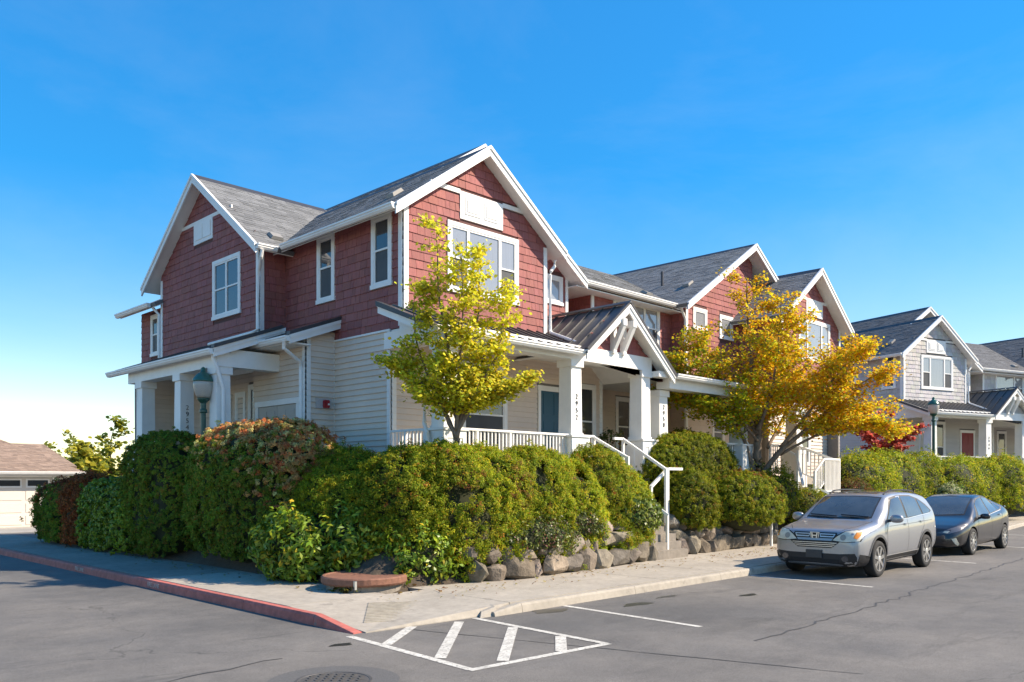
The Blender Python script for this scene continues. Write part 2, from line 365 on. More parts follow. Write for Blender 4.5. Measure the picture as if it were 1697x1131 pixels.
        if number:
            for i, ch in enumerate(number):
                t = text_mesh(ch, 0.16, M_BLACK, 'house_number', c, depth=0.006, thin=-.0025)
                z = ped+.82-i*0.155
                if facing == 'Y': loc = Vector((x, y-h-.004, z)); t.rotation_euler = (R(90), 0, 0)
                else: loc = Vector((x-h-.004, y, z)); t.rotation_euler = (R(90), 0, R(-90))
                t.location = loc - (Vector(c.location) + Vector(ORG[s.root.name]))
        return c
    def railing(s, p0, p1, top, bot, n, name='railing', post=0.035, posts=True):
        """level railing with single balusters"""
        p0, p1 = Vector(p0), Vector(p1)
        mb = MB(); mb.bar((*p0.xy, top), (*p1.xy, top), 0.085, 0.045); r = s.B(mb, name, M_WHITE)
        m = MB(); m.bar((*p0.xy, bot), (*p1.xy, bot), 0.05, 0.04); s.B(m, 'bottom_rail', M_WHITE, r)
        for i in range(n):
            q = p0.lerp(p1, (i+0.5)/n); w = 0.014 if (i % 9) != 4 else 0.03
            m = MB(); m.box(q.x-w, q.x+w, q.y-w, q.y+w, bot+0.02, top-0.022); s.B(m, 'baluster', M_WHITE, r)
        return r
    def vent(s, p, n, name='roof_vent'):
        p, n = Vector(p), Vector(n).normalized(); x = Vector((1, 0, 0)) - n*n.x; x.normalize(); y = n.cross(x)
        mb = MB(); P = [p+x*a+y*b for a, b in ((-.17, -.14), (.17, -.14), (.17, .14), (-.17, .14))]; Q = [p+n*.08+x*a+y*b for a, b in ((-.14, -.13), (.14, -.13), (.14, .09), (-.14, .09))]
        mb.add(P+Q, [(4,5,6,7),(0,1,5,4),(1,2,6,5),(2,3,7,6),(3,0,4,7)]); return recalc(s.B(mb, name, mat('vent_grey', (.26, .25, .23), .6)))
    def pipe(s, x, y, z0, z1, name='vent_pipe'):
        mb = MB(); mb.tube([(x, y, z0), (x, y, z1)], 0.045, 10); return s.B(mb, name, M_DARKMETAL)
    def finish(s):
        if s.rest.v: s.B(s.rest, 'wall_shingles', s.pal['sh'], kind='stuff')
        if s.restc.v: s.B(s.restc, 'siding_boards', s.pal['clap'], kind='stuff')
        if s.tabs.v: s.B(s.tabs, 'roof_shingles', s.pal['roof'], kind='stuff')
PIT = 0.715
def door(h, pl, u0, u1, z0, z1, m, name='door', panels=3):
    mb = MB(); pl.box(mb, u0, u1, z0, z1, 0, 0.02); d = recalc(h.B(mb, name, m))
    t = MB(); w = .09
    pl.box(t, u0-w, u0, z0, z1+.002, 0, .045); pl.box(t, u1, u1+w, z0, z1+.002, 0, .045); pl.box(t, u0-w-.02, u1+w+.02, z1+.002, z1+.13, 0, .05); h.B(t, 'door_frame', M_WHITE, d)
    L = u1-u0
    for i in range(2):
        for j in range(panels):
            a = u0+.11+i*(L-.11)/2; b = u0+(i+1)*(L-.11)/2+.0; zz = (z1-z0)/panels
            p = MB(); pl.box(p, a, b, z0+j*zz+.12, z0+(j+1)*zz-.06, .02, .03); recalc(h.B(p, 'door_panel', m, d))
    k = MB(); c = pl.at(u1-.07, z0+1.0, .05); k.lathe((c.x, c.y, c.z-.03), [(.005, 0), (.028, .01), (.028, .05), (.005, .06)], 10); h.B(k, 'door_knob', mat('brass', (.5, .4, .2), .3, metal=1), d)
    return d

# ------------------------------------------------------------------ the row house (site coordinates of the red one)
def row_house(h, wing, fine, numbers, doorm):
    B = h.B
    fl = 2.0                                        # porch floor height
    win2 = dict(cols=(1,), rails=[[0.52]], mats=[M_SCREEN, M_PANE])
    # ---- front gable block
    rz, ax = 9.33, 12.92
    topf = lambda u: rz-0.13-PIT*abs(10.72+u-ax)
    P1 = FY(10.72, 13.8)
    ops = [(1.19, 3.40, 6.0, 7.55), (1.56, 2.88, 7.66, 8.27), (0.9, 3.95, 8.19, 8.31)]
    h.wall(P1, 4.4, 5.25, 9.3, 'sh', ops, topf, single=fine, name='front_gable_wall')
    h.window(P1, 1.19, 3.40, 6.0, 7.55, cols=(1, 1.9, 1), rails=[[0.5], [], [0.5]], mats=[M_SCREEN, M_PANEB, M_PANEB, M_SCREEN, M_PANEB])
    # gable vent panel and the band board
    mb = MB(); P1.box(mb, 1.56, 2.88, 7.66, 8.27, 0, .035); vp = recalc(B(mb, 'gable_panel', M_WHITE))
    for a in (1.70, 2.28):
        m = MB(); P1.box(m, a, a+.46, 7.78, 8.16, .035, .05)
        recalc(B(m, 'panel_frame', M_WHITE, vp)); m = MB(); P1.box(m, a+.06, a+.40, 7.84, 8.10, .05, .062); recalc(B(m, 'raised_panel', M_WHITE, vp))
    h.board(P1, 0.72, 1.559, 8.20, 8.30, 0, .036, 'band_board'); h.board(P1, 2.881, 3.68, 8.20, 8.30, 0, .036, 'band_board')
    h.board(P1, 0, .12, 5.1, 7.60); h.board(P1, 4.28, 4.4, 5.1, 7.55)
    h.board(FXp(15.12, 13.8), 0.0, .12, 5.1, 7.55)
    h.wall(FXp(15.12, 13.8), 1.6, 5.1, 7.6, 'sh')
    LW = FX(10.72, 18.46)                           # left wall, upper storey; u = 18.46 - Y
    opl = [(1.44, 2.17, 5.99, 7.55), (3.59, 4.31, 5.99, 7.55)]
    h.wall(LW, 4.66, 5.06, 7.72, 'sh', opl, single=fine, name='side_wall')
    for o in opl: h.window(LW, *o, **win2)
    h.board(LW, 4.54, 4.66, 5.1, 7.62)
    # roofs of the front block
    xl, xr = 10.30, 15.52; zl, zr = rz-PIT*(ax-xl), rz-PIT*(xr-ax)
    h.slab((xl, 13.52, zl), (xl, 20.5, zl), (ax, 20.5, rz), (ax, 13.52, rz))
    h.slab((xr, 13.52, zr), (xr, 15.2, zr), (ax, 15.2, rz), (ax, 13.52, rz))
    h.rake((xl, 13.52, zl), (ax, 13.52, rz)); h.rake((ax, 13.52, rz), (xr, 13.52, zr))
    h.gutter((xl+.01, 13.50, zl+.02), (xl+.01, 17.86 if wing else 20.5, zl+.02), (-1, 0, 0))
    m = MB(); m.prism([(ax-.16, 13.50, rz-.105), (ax, 13.50, rz+.035), (ax+.16, 13.50, rz-.105), (ax, 13.50, rz-.01)], (0, 7, 0)); recalc(B(m, 'ridge_cap', M_DARKMETAL))
    h.vent((11.35, 14.9, rz-PIT*1.57+.01), (-PIT, 0, 1))
    # ---- back block (taller ridge)
    bz, bx, bp = 10.1, 14.1, 0.68
    P2 = FY(15.12, 15.4)
    h.wall(P2, 2.63, 5.1, 9.6, 'sh', [(1.62, 2.40, 6.72, 7.52)], lambda u: bz-.13-bp*(15.12+u-bx), name='back_gable_wall')
    h.window(P2, 1.62, 2.40, 6.72, 7.52, mats=[M_PANEB])
    h.board(P2, 2.52, 2.63, 5.1, 7.55)
    h.wall(FXp(17.75, 15.4), 2.4, 2.0, 7.6, 'sh')
    bxr = 18.05; bzr = bz-bp*(bxr-bx)
    h.slab((bxr, 14.95, bzr), (bxr, 25, bzr), (bx, 25, bz), (bx, 14.95, bz))
    h.slab((12.55, 14.95, bz-bp*1.55), (12.55, 25, bz-bp*1.55), (bx, 25, bz), (bx, 14.95, bz), soff=False)
    h.rake((bx, 14.95, bz), (bxr, 14.95, bzr)); h.rake((12.7, 14.95, bz-bp*1.4), (bx, 14.95, bz))
    h.wall(FY(12.9, 15.4), 1.3, 9.0, 10.0, 'sh', (), lambda u: bz-.13-bp*abs(12.9+u-bx))
    m = MB(); m.prism([(bx-.16, 14.93, bz-.10), (bx, 14.93, bz+.035), (bx+.16, 14.93, bz-.10), (bx, 14.93, bz-.01)], (0, 10, 0)); recalc(B(m, 'ridge_cap', M_DARKMETAL))
    # ---- long block set back
    P3 = FY(18.9, 15.5)
    h.wall(P3, 4.4, 5.0, 7.5, 'sh', [(1.03, 3.44, 6.03, 7.38)], name='long_wall')
    h.window(P3, 1.03, 3.44, 6.03, 7.38, cols=(2.1, 1), rails=[[], [0.47]], mats=[M_PANEB, M_PANE, M_PANEB])
    h.wall(FX(18.9, 17.6), 2.1, 5.0, 7.5, 'sh', name='recess_wall'); h.wall(FX(18.9, 17.6), 2.1, 1.9, 4.99, 'clap', name='recess_wall')
    h.wall(FY(17.7, 17.6), 1.3, 5.0, 7.5, 'sh', name='recess_wall'); h.wall(FY(17.7, 17.6), 1.3, 1.9, 4.99, 'clap', name='recess_wall')
    h.board(P3, 0, .12, 2.0, 7.45, 0, .036)
    h.slab((17.95, 15.0, 7.45), (23.6, 15.0, 7.45), (26.6, 20.6, 10.05), (14.2, 20.6, 10.05))
    h.gutter((18.02, 15.0, 7.47), (22.6, 15.0, 7.47), (0, -1, 0))
    m = MB(); m.box(17.75, 23.2, 15.05, 17.6, 7.27, 7.30); B(m, 'eave_soffit', M_WHITE)
    h.pipe(18.9, 17.6, 8.4, 9.05); h.vent((22.2, 15.9, 7.45+.9*.464+.02), (0, -.464, 1)); h.pipe(20.5, 18.5, 9.0, 9.2)
    # ---- right hand gables (mirrored pair)
    gz, gx, gp = 10.1, 26.72, 0.625
    P4 = FY(23.0, 14.95); topg = lambda u: gz-.13-gp*abs(23.0+u-gx)
    o4 = [(.42, 1.26, 6.78, 7.52), (2.05, 2.92, 6.68, 7.5)]
    h.wall(P4, 4.3, 4.9, 10, 'sh', o4, topg, name='right_gable_wall')
    for o in o4: h.window(P4, *o, mats=[M_PANEB])
    h.board(P4, 0, .12, 2.0, 7.5); h.wall(FX(23.0, 15.6), .65, 5.0, 7.5, 'sh'); h.wall(FX(23.0, 15.6), .65, 1.9, 4.99, 'clap')
    gl = 22.42; gzl = gz-gp*(gx-gl); gr = 31.0
    h.slab((gl, 14.5, gzl), (gl, 25, gzl), (gx, 25, gz), (gx, 14.5, gz))
    h.slab((gr, 14.5, gz-gp*(gr-gx)), (gr, 25, gz-gp*(gr-gx)), (gx, 25, gz), (gx, 14.5, gz))
    h.rake((gl, 14.5, gzl), (gx, 14.5, gz)); h.rake((gx, 14.5, gz), (29.0, 14.5, gz-gp*(29.0-gx)))
    m = MB(); m.prism([(gx-.16, 14.48, gz-.10), (gx, 14.48, gz+.035), (gx+.16, 14.48, gz-.10), (gx, 14.48, gz-.01)], (0, 10, 0)); recalc(B(m, 'ridge_cap', M_DARKMETAL))
    h.pipe(24.4, 16.8, 8.5, 9.15); h.vent((24.0, 15.5, gz-gp*2.72+.02), (-gp, 0, 1))
    h.spout([(22.62, 14.85, 7.35), (22.72, 14.85, 7.2), (22.9, 14.88, 7.02), (22.92, 14.88, 2.0)])
    fz, fx = 9.3, 28.52
    P5 = FY(26.3, 13.35); o5 = [(1.25, 3.75, 6.1, 7.58), (1.85, 3.15, 7.7, 8.3)]
    h.wall(P5, 4.65, 5.2, 9.3, 'sh', o5, lambda u: fz-.13-PIT*abs(26.3+u-fx), name='right_front_gable_wall')
    h.window(P5, 1.25, 3.75, 6.1, 7.58, cols=(1, 1.9, 1), rails=[[.5], [], [.5]], mats=[M_PANEB])
    mb = MB(); P5.box(mb, 1.85, 3.15, 7.7, 8.3, 0, .035); vp = recalc(B(mb, 'gable_panel', M_WHITE))
    for a in (1.98, 2.55):
        m = MB(); P5.box(m, a, a+.46, 7.82, 8.2, .035, .05); recalc(B(m, 'raised_panel', M_WHITE, vp))
    h.board(P5, .9, 1.849, 8.22, 8.32, 0, .036, 'band_board'); h.board(P5, 3.151, 3.9, 8.22, 8.32, 0, .036, 'band_board')
    h.board(P5, 0, .12, 5.0, 7.5); h.board(P5, 4.53, 4.65, 5.0, 7.5)
    h.wall(FX(26.3, 15.0), 1.65, 5.0, 7.6, 'sh')
    fl_, fr_ = 25.75, 31.2
    h.slab((fl_, 12.95, fz-PIT*(fx-fl_)), (fl_, 15.2, fz-PIT*(fx-fl_)), (fx, 15.2, fz), (fx, 12.95, fz))
    h.slab((fr_, 12.95, fz-PIT*(fr_-fx)), (fr_, 20, fz-PIT*(fr_-fx)), (fx, 20, fz), (fx, 12.95, fz))
    h.rake((fl_, 12.95, fz-PIT*(fx-fl_)), (fx, 12.95, fz)); h.rake((fx, 12.95, fz), (fr_, 12.95, fz-PIT*(fr_-fx)))
    m = MB(); m.prism([(fx-.16, 12.93, fz-.105), (fx, 12.93, fz+.035), (fx+.16, 12.93, fz-.105), (fx, 12.93, fz-.01)], (0, 7, 0)); recalc(B(m, 'ridge_cap', M_DARKMETAL))
    h.wall(FXp(30.95, 13.35), 9, 5.0, 7.4, 'sh'); h.wall(FXp(30.95, 13.35), 9, 1.9, 4.99, 'clap')
    # ---- ground floor of the left unit
    G1 = FY(10.72, 14.2)
    og = [(1.95, 3.42, 2.35, 4.60), (4.48, 5.62, 2.0, 4.30), (5.98, 6.78, 2.45, 4.42)]
    h.wall(G1, 7.06, 1.9, 5.0, 'clap', og, single=fine, name='porch_back_wall')
    h.window(G1, *og[0], cols=(1,), rails=[[0.47]], mats=[M_SCREEN, M_PANE])
    h.window(G1, *og[2], cols=(1,), rails=[[0.5]], mats=[M_PANE])
    door(h, G1, 4.6, 5.5, 2.02, 4.12, doorm)
    h.board(G1, 6.94, 7.06, 1.9, 4.7)
    LG = FX(10.72, 16.32 if wing else 18.4)
    h.wall(LG, 2.12 if wing else 4.2, 1.6, 5.03, 'clap', (), single=fine, name='side_wall_lower')
    LL = 2.12 if wing else 4.2
    h.board(LG, LL-.11, LL, 1.6, 5.03); h.board(G1, 0, .11, 1.6, 5.0)
    h.board(LG, 0, LL, 5.03, 5.07, 0, .05, 'belt_trim')
    m = MB(); m.box(10.72, 15.2, 13.8, 14.25, 5.0, 5.05); B(m, 'overhang_soffit', M_WHITE)
    h.wall(FY(17.75, 15.5), 5.4, 1.9, 5.1, 'clap', [(2.3, 3.1, 2.6, 4.4)], single=fine, name='recessed_porch_wall')
    h.window(FY(17.75, 15.5), 2.3, 3.1, 2.6, 4.4, cols=(1,), rails=[[.5]])
    h.wall(FY(23.1, 14.96), 4.0, 1.9, 4.95, 'clap', [(1.5, 2.3, 2.6, 4.4), (2.7, 3.7, 2.0, 4.2)], single=fine, name='right_porch_wall')
    P6 = FY(23.1, 14.96)
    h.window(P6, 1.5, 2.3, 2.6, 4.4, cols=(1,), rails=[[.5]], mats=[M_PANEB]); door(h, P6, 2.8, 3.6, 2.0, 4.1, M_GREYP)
    h.wall(FY(26.3, 13.8), 4.65, 1.9, 5.1, 'clap', [(1.3, 3.1, 2.4, 4.5)], name='right_lower_wall'); h.window(FY(26.3, 13.8), 1.3, 3.1, 2.4, 4.5, cols=(1, 1))
    # ---- porch roof, beams, ceiling, columns
    pe, pz = 12.05, 4.80                            # eave line
    h.roof_metal((10.12, pe, pz), (14.6, pe, pz), (15.1, 13.8, 5.47), (10.12, 13.8, 5.47), 15)
    h.rake((10.12, 13.8, 5.43), (10.12, pe, pz-.03), h=.17, n=(-1, 0, 0), name='porch_rake_board')
    m = MB(); m.prism([(10.02, 13.8, 5.50), (10.02, pe, pz+.03), (10.02, pe, pz-.06), (10.02, 13.8, 5.40)], (.16, 0, 0)); recalc(B(m, 'rake_flashing', M_DARKMETAL))
    h.gutter((10.05, pe, pz-.01), (14.42, pe, pz-.01), (0, -1, 0))
    m = MB(); m.box(10.5, 17.3, 12.22, 12.58, 4.60, 4.93); B(m, 'porch_beam', M_WHITE)
    m = MB(); m.box(10.5, 10.86, 12.581, 14.16, 4.61, 4.95); B(m, 'porch_side_beam', M_WHITE)
    m = MB(); m.box(10.55, 15.0, 12.60, 14.2, 4.87, 4.90); m.box(15.001, 17.74, 12.585, 15.5, 4.872, 4.90); B(m, 'porch_ceiling', M_WHITE)
    m = MB(); m.add([(10.62, 12.4, 4.90), (10.62, 13.79, 4.90), (10.62, 13.79, 5.35), (10.62, 12.4, 4.93)], [(0, 1, 2, 3)])
    m.add([(10.66, 12.4, 4.90), (10.66, 13.79, 4.90), (10.66, 13.79, 5.35), (10.66, 12.4, 4.93)], [(3, 2, 1, 0)]); B(m, 'porch_gable_end', M_WHITE)
    # entrance gable
    ex, ez, ep = 15.95, 6.03, 0.80; el, er = 14.42, 17.85
    zl2, zr2 = ez-ep*(ex-el), ez-ep*(er-ex)
    h.roof_metal((el, 11.95, zl2), (el, 15.3, zl2), (ex, 15.3, ez), (ex, 11.95, ez), 9)
    h.roof_metal((er, 15.3, zr2), (er, 11.95, zr2), (ex, 11.95, ez), (ex, 15.3, ez), 9)
    h.rake((el-.03, 11.94, zl2-.05), (ex, 11.94, ez-.03), h=.17, name='entrance_rake'); h.rake((ex, 11.94, ez-.03), (er, 11.94, zr2-.03), h=.17, name='entrance_rake')
    m = MB(); m.prism([(el, 11.86, zl2-.03), (ex, 11.86, ez+.03), (ex, 11.86, ez+.08), (el-.06, 11.86, zl2+.03)], (0, .10, 0)); recalc(B(m, 'rake_flashing', M_DARKMETAL))
    m = MB(); m.prism([(er, 11.86, zr2-.03), (ex, 11.86, ez+.03), (ex, 11.86, ez+.08), (er+.06, 11.86, zr2+.03)], (0, .10, 0)); recalc(B(m, 'rake_flashing', M_DARKMETAL))
    m = MB(); m.prism([(ex-.07, 11.85, ez+.03), (ex, 11.85, ez+.09), (ex+.07, 11.85, ez+.03)], (0, 3.5, 0)); recalc(B(m, 'metal_ridge_cap', M_METALROOF))
    EG = FY(el, 12.27); h.wall(EG, er-el, 4.93, 6, 'sh', (), lambda u: ez-.12-ep*abs(el+u-ex), name='entrance_gable_wall', expo=.17)
    m = MB(); m.box(17.3, 17.72, 12.0, 12.6, 4.46, 4.60); B(m, 'eave_return', M_WHITE)
    for xx in (15.72, 16.1):                        # knee braces
        m = MB(); m.box(xx-.06, xx+.06, 12.14, 12.25, 4.88, 5.62); br = B(m, 'knee_brace', M_WHITE)
        m = MB(); m.box(xx-.07, xx+.07, 11.84, 12.135, 5.50, 5.66); B(m, 'brace_arm', M_WHITE, br)
        m = MB(); m.bar((xx, 12.19, 4.98), (xx, 11.90, 5.52), .11, .11); B(m, 'brace_strut', M_WHITE, br)
    h.column(10.68, 12.42, 1.2, 4.60, number=None); h.column(14.42, 12.42, 1.2, 4.60, number=numbers[0]); h.column(17.08, 12.42, 1.2, 4.60)
    # second porch further along
    h.column(18.1, 12.6, 1.2, 4.2, number=numbers[1]); h.column(21.5, 12.2, 1.2, 4.2, number=numbers[2]); h.column(24.9, 12.2, 1.2, 4.2)
    m = MB(); m.box(17.9, 26.2, 12.1, 12.5, 4.22, 4.55); B(m, 'porch_beam', M_WHITE)
    m = MB(); m.box(17.8, 26.3, 12.05, 15.45, 4.555, 4.60); B(m, 'porch_ceiling', M_WHITE)
    h.roof_metal((17.9, 11.95, 4.58), (26.3, 11.95, 4.58), (26.3, 15.4, 5.35), (17.9, 15.4, 5.35), 24)
    h.gutter((17.9, 11.95, 4.57), (26.3, 11.95, 4.57), (0, -1, 0))
    # porch floors
    m = MB(); m.box(10.55, 18.4, 12.25, 14.2, 1.75, fl); B(m, 'porch_floor', M_CONC)
    m = MB(); m.box(18.4, 26.3, 12.05, 15.5, 1.75, fl-.002); B(m, 'porch_floor', M_CONC)
    m = MB(); m.box(10.6, 18.35, 12.3, 14.1, .8, 1.748); B(m, 'foundation', M_CONCD)
    # railings
    h.railing((10.95, 12.3, 0), (15.1, 12.3, 0), 2.90, 2.10, 40 if fine else 20); h.railing((10.62, 14.1, 0), (10.62, 12.7, 0), 2.90, 2.10, 12)
    h.railing((18.4, 12.15, 0), (22.3, 12.15, 0), 2.90, 2.10, 30)
    # downspouts
    h.spout([(10.40, 12.0, 4.68), (10.42, 12.05, 4.55), (10.42, 12.5, 4.10), (10.42, 12.72, 3.95), (10.42, 12.74, 3.0), (10.30, 12.5, 2.8), (10.30, 12.45, 2.2)])
    h.spout([(15.35, 13.72, 7.30), (15.36, 13.74, 7.15), (15.22, 13.74, 7.0), (15.20, 13.74, 6.9), (15.20, 13.74, 5.55), (15.1, 13.6, 5.45), (14.75, 12.3, 4.98), (14.73, 12.12, 4.9)])
    # ---- left wing, utility room and side porch
    if wing:
        XW = 10.01; wz, wy, wp = 9.89, 21.40, 0.735
        WG = FX(XW, 24.13); ow = [(3.26, 4.76, 6.03, 7.56), (2.16, 3.26, 8.20, 8.83)]
        h.wall(WG, 5.67, 5.38, 9.9, 'sh', ow, lambda u: wz-.13-wp*abs(24.13-u-wy), name='wing_gable_wall')
        h.window(WG, *ow[0], cols=(1, 1), rails=[[.5], [.5]], mats=[M_PANE])
        mb = MB(); WG.box(mb, 2.16, 3.26, 8.20, 8.83, 0, .035); vp = recalc(B(mb, 'gable_panel', M_WHITE))
        for a in (2.26, 2.74):
            m = MB(); WG.box(m, a, a+.42, 8.30, 8.70, .035, .05); recalc(B(m, 'raised_panel', M_WHITE, vp))
        h.board(WG, 1.4, 2.159, 8.74, 8.83, 0, .036, 'band_board'); h.board(WG, 3.261, 4.3, 8.74, 8.83, 0, .036, 'band_board')
        h.board(WG, 5.55, 5.67, 5.38, 7.6); h.board(WG, 0, .12, 5.38, 7.6)
        h.wall(FY(XW, 18.46), .71, 5.2, 7.7, 'sh', name='wing_return_wall')
        h.board(FY(XW, 18.46), 0, .1, 5.2, 7.6)
        yr, yl = 18.03, 24.75; ze = wz-wp*(wy-yr); zle = wz-wp*(yl-wy); x0 = 9.71
        h.slab((x0, yr, ze), (14.1, yr, ze), (14.1, wy, wz), (x0, wy, wz))
        h.slab((14.1, yl, zle), (x0, yl, zle), (x0, wy, wz), (14.1, wy, wz))
        h.rake((x0, yr, ze), (x0, wy, wz), n=(-1, 0, 0)); h.rake((x0, wy, wz), (x0, yl, zle), n=(-1, 0, 0))
        h.gutter((x0-.02, yr+.01, ze+.02), (10.2, yr+.01, ze+.02), (0, -1, 0))
        m = MB(); m.prism([(x0-.03, wy-.16, wz-.108), (x0-.03, wy, wz+.035), (x0-.03, wy+.16, wz-.108), (x0-.03, wy, wz-.01)], (4, 0, 0)); recalc(B(m, 'ridge_cap', M_DARKMETAL))
        h.vent((10.5, 18.6, wz-wp*(wy-18.6)+.02), (0, -wp, 1)); h.vent((11.2, 18.35, wz-wp*(wy-18.35)+.02), (0, -wp, 1))
        h.spout([(9.8, 17.95, 7.3), (9.8, 18.0, 7.15), (9.92, 18.32, 6.9), (9.93, 18.38, 6.75), (9.93, 18.38, 5.5), (9.85, 18.5, 5.42), (9.75, 20.6, 5.36)])
        # far return block
        h.wall(FX(10.3, 26.3), 2.2, 5.3, 7.0, 'sh', [(.75, 1.35, 5.6, 6.85)], name='far_wall'); h.window(FX(10.3, 26.3), .75, 1.35, 5.6, 6.85, **win2)
        h.slab((9.75, 24.0, 6.95), (9.75, 26.7, 6.95), (12.2, 26.7, 8.3), (12.2, 24.0, 8.3), tabs=False); h.gutter((9.76, 24.3, 6.97), (9.76, 26.75, 6.97), (-1, 0, 0))
        h.spout([(9.85, 24.35, 6.85), (9.97, 24.2, 6.65), (9.97, 24.2, 5.4)]); h.board(FY(10.3, 26.3), 0, .02, 5.3, 7)
        # utility room
        UB = FY(9.97, 16.32); h.wall(UB, .75, 1.6, 5.25, 'clap', (), single=fine, name='utility_end_wall')
        UW = FX(9.97, 18.66); h.wall(UW, 2.34, 1.6, 5.1, 'clap', [(.15, 2.12, 1.7, 3.75)], single=fine, name='utility_wall')
        h.board(UB, 0, .1, 1.6, 5.1); h.board(UW, 2.24, 2.34, 1.6, 5.1); h.board(FX(10.72, 16.36), .02, .06, 1.6, 5.1, 0, .04, 'inside_corner')
        t = MB(); UW.box(t, .15, .27, 1.7, 3.62, 0, .05); UW.box(t, 2.0, 2.12, 1.7, 3.62, 0, .05); UW.box(t, .13, 2.14, 3.62, 3.75, 0, .055); uf = B(t, 'utility_door_frame', M_WHITE)
        for i, (a, b) in enumerate(((.28, 1.13), (1.14, 1.99))):
            m = MB(); UW.box(m, a, b, 1.7, 3.61, 0, .025); d = recalc(B(m, 'utility_door', M_TAUPE))
            for (p, q) in ((a+.1, a+.38), (a+.47, a+.75)):
                for (zz0, zz1) in ((3.36, 3.50), (2.4, 3.0), (1.85, 2.27)):
                    m = MB(); UW.box(m, p, q, zz0, zz1, .025, .034); recalc(B(m, 'door_panel', M_TAUPE, d))
            m = MB(); UW.box(m, a+.32, a+.62, 3.06, 3.26, .035, .042); sg = recalc(B(m, 'warning_sign', M_RED, d)); sg['label'] = 'small red warning sign with white lettering'
            for k, (ln, zz) in enumerate((('SPRINKLER', 3.18), ('ROOM', 3.095))):
                t = text_mesh(ln, .055, M_WHITE, 'sign_text', d, depth=.001); t.rotation_euler = (R(90), 0, R(-90)); c = UW.at(a+.47, zz, .0435); t.location = c - (Vector(d.location)+Vector(ORG[h.root.name]))
        # shed roof over it
        h.roof_metal((9.42, 18.75, 5.02), (9.42, 16.1, 5.02), (10.72, 16.1, 5.52), (10.72, 18.75, 5.52), 8)
        h.rake((9.42, 16.1, 4.99), (10.72, 16.1, 5.48), h=.16, name='shed_rake_board'); h.gutter((9.43, 16.06, 5.0), (9.43, 18.75, 5.0), (-1, 0, 0))
        m = MB(); m.prism([(9.40, 16.03, 5.02), (10.72, 16.03, 5.52), (10.72, 16.03, 5.60), (9.40, 16.03, 5.10)], (0, .14, 0)); recalc(B(m, 'rake_flashing', M_DARKMETAL))
        m = MB(); m.box(9.45, 10.0, 16.15, 18.7, 4.86, 4.89); B(m, 'eave_soffit', M_WHITE)
        h.spout([(9.36, 16.2, 4.9), (9.38, 16.25, 4.75), (9.86, 16.38, 4.5), (9.9, 16.42, 4.4), (9.9, 16.42, 1.7)])
        # side porch
        h.spout([(8.33, 17.42, 4.62), (8.35, 17.40, 4.5), (8.42, 17.38, 4.32), (8.52, 17.36, 3.98), (8.55, 17.36, 3.88), (8.55, 17.36, 2.0)])
        m = MB(); m.box(9.97, 9.99, 18.7, 23.4, 4.5, 5.4); B(m, 'porch_fascia', M_WHITE)
        h.roof_metal((8.28, 23.2, 4.74), (8.28, 17.3, 4.74), (10.0, 17.3, 5.4), (10.0, 23.2, 5.4), 19)
        h.gutter((8.29, 17.28, 4.73), (8.29, 23.3, 4.73), (-1, 0, 0)); h.rake((8.28, 17.3, 4.71), (10.0, 17.3, 5.36), h=.16, name='porch_rake_board')
        m = MB(); m.prism([(8.26, 17.2, 4.74), (9.9, 17.2, 5.36), (9.9, 17.2, 5.44), (8.26, 17.2, 4.82)], (0, .14, 0)); recalc(B(m, 'rake_flashing', M_DARKMETAL))
        m = MB(); m.box(8.42, 8.75, 17.4, 22.4, 4.38, 4.70); B(m, 'porch_beam', M_WHITE); m = MB(); m.box(8.751, 10.0, 17.42, 17.72, 4.39, 4.78); B(m, 'porch_beam', M_WHITE)
        m = MB(); m.box(8.76, 10.4, 17.73, 23, 4.64, 4.67); B(m, 'porch_ceiling', M_WHITE)
        for yy, nn in ((17.62, None), (19.45, numbers[3]), (21.7, None)): h.column(8.6, yy, 1.2, 4.38, w=.34, number=nn, facing='Y' if nn else 'X', ped=2.72)
        SW = FX(10.4, 23.4); osw = [(3.7, 4.4, 2.4, 4.3), (1.9, 2.8, 2.0, 4.1)]
        h.wall(SW, 4.75, 1.7, 4.6, 'clap', osw, single=False, name='side_porch_wall'); h.window(SW, *osw[0], cols=(1,), rails=[[.4]]); h.window(SW, 3.0, 3.55, 2.4, 4.15, cols=(1,), rails=[[.4]]); door(h, SW, 2.0, 2.7, 2.0, 4.0, mat('dark_blue_door', (.02, .04, .07), .4))
        h.wall(FY(8.9, 23.1), 1.6, 1.7, 4.9, 'clap', (), name='side_porch_end_wall'); h.board(FY(8.9, 23.1), 0, .12, 1.7, 4.8)
        m = MB(); m.box(8.4, 10.4, 17.4, 23.4, 1.5, 1.98); B(m, 'porch_floor', M_CONC)
        h.railing((8.55, 22.8, 0), (8.55, 21.95, 0), 2.75, 2.1, 6)
    # solid core so that no light leaks through
    m = MB(); m.box(10.9, 14.95, 14.35, 24, 1.5, 7.2); m.box(14.96, 17.6, 15.55, 24, 1.5, 7.2); m.box(19.1, 30.8, 15.65, 24, 1.5, 7.2); m.box(26.5, 30.75, 13.95, 15.6, 1.5, 7.2)
    if wing: m.box(10.65, 10.89, 18.7, 24, 1.5, 7.2); m.box(10.2, 10.6, 18.7, 24, 4.7, 7.2)
    B(m, 'interior_core', M_SHEATHB)
    h.finish()

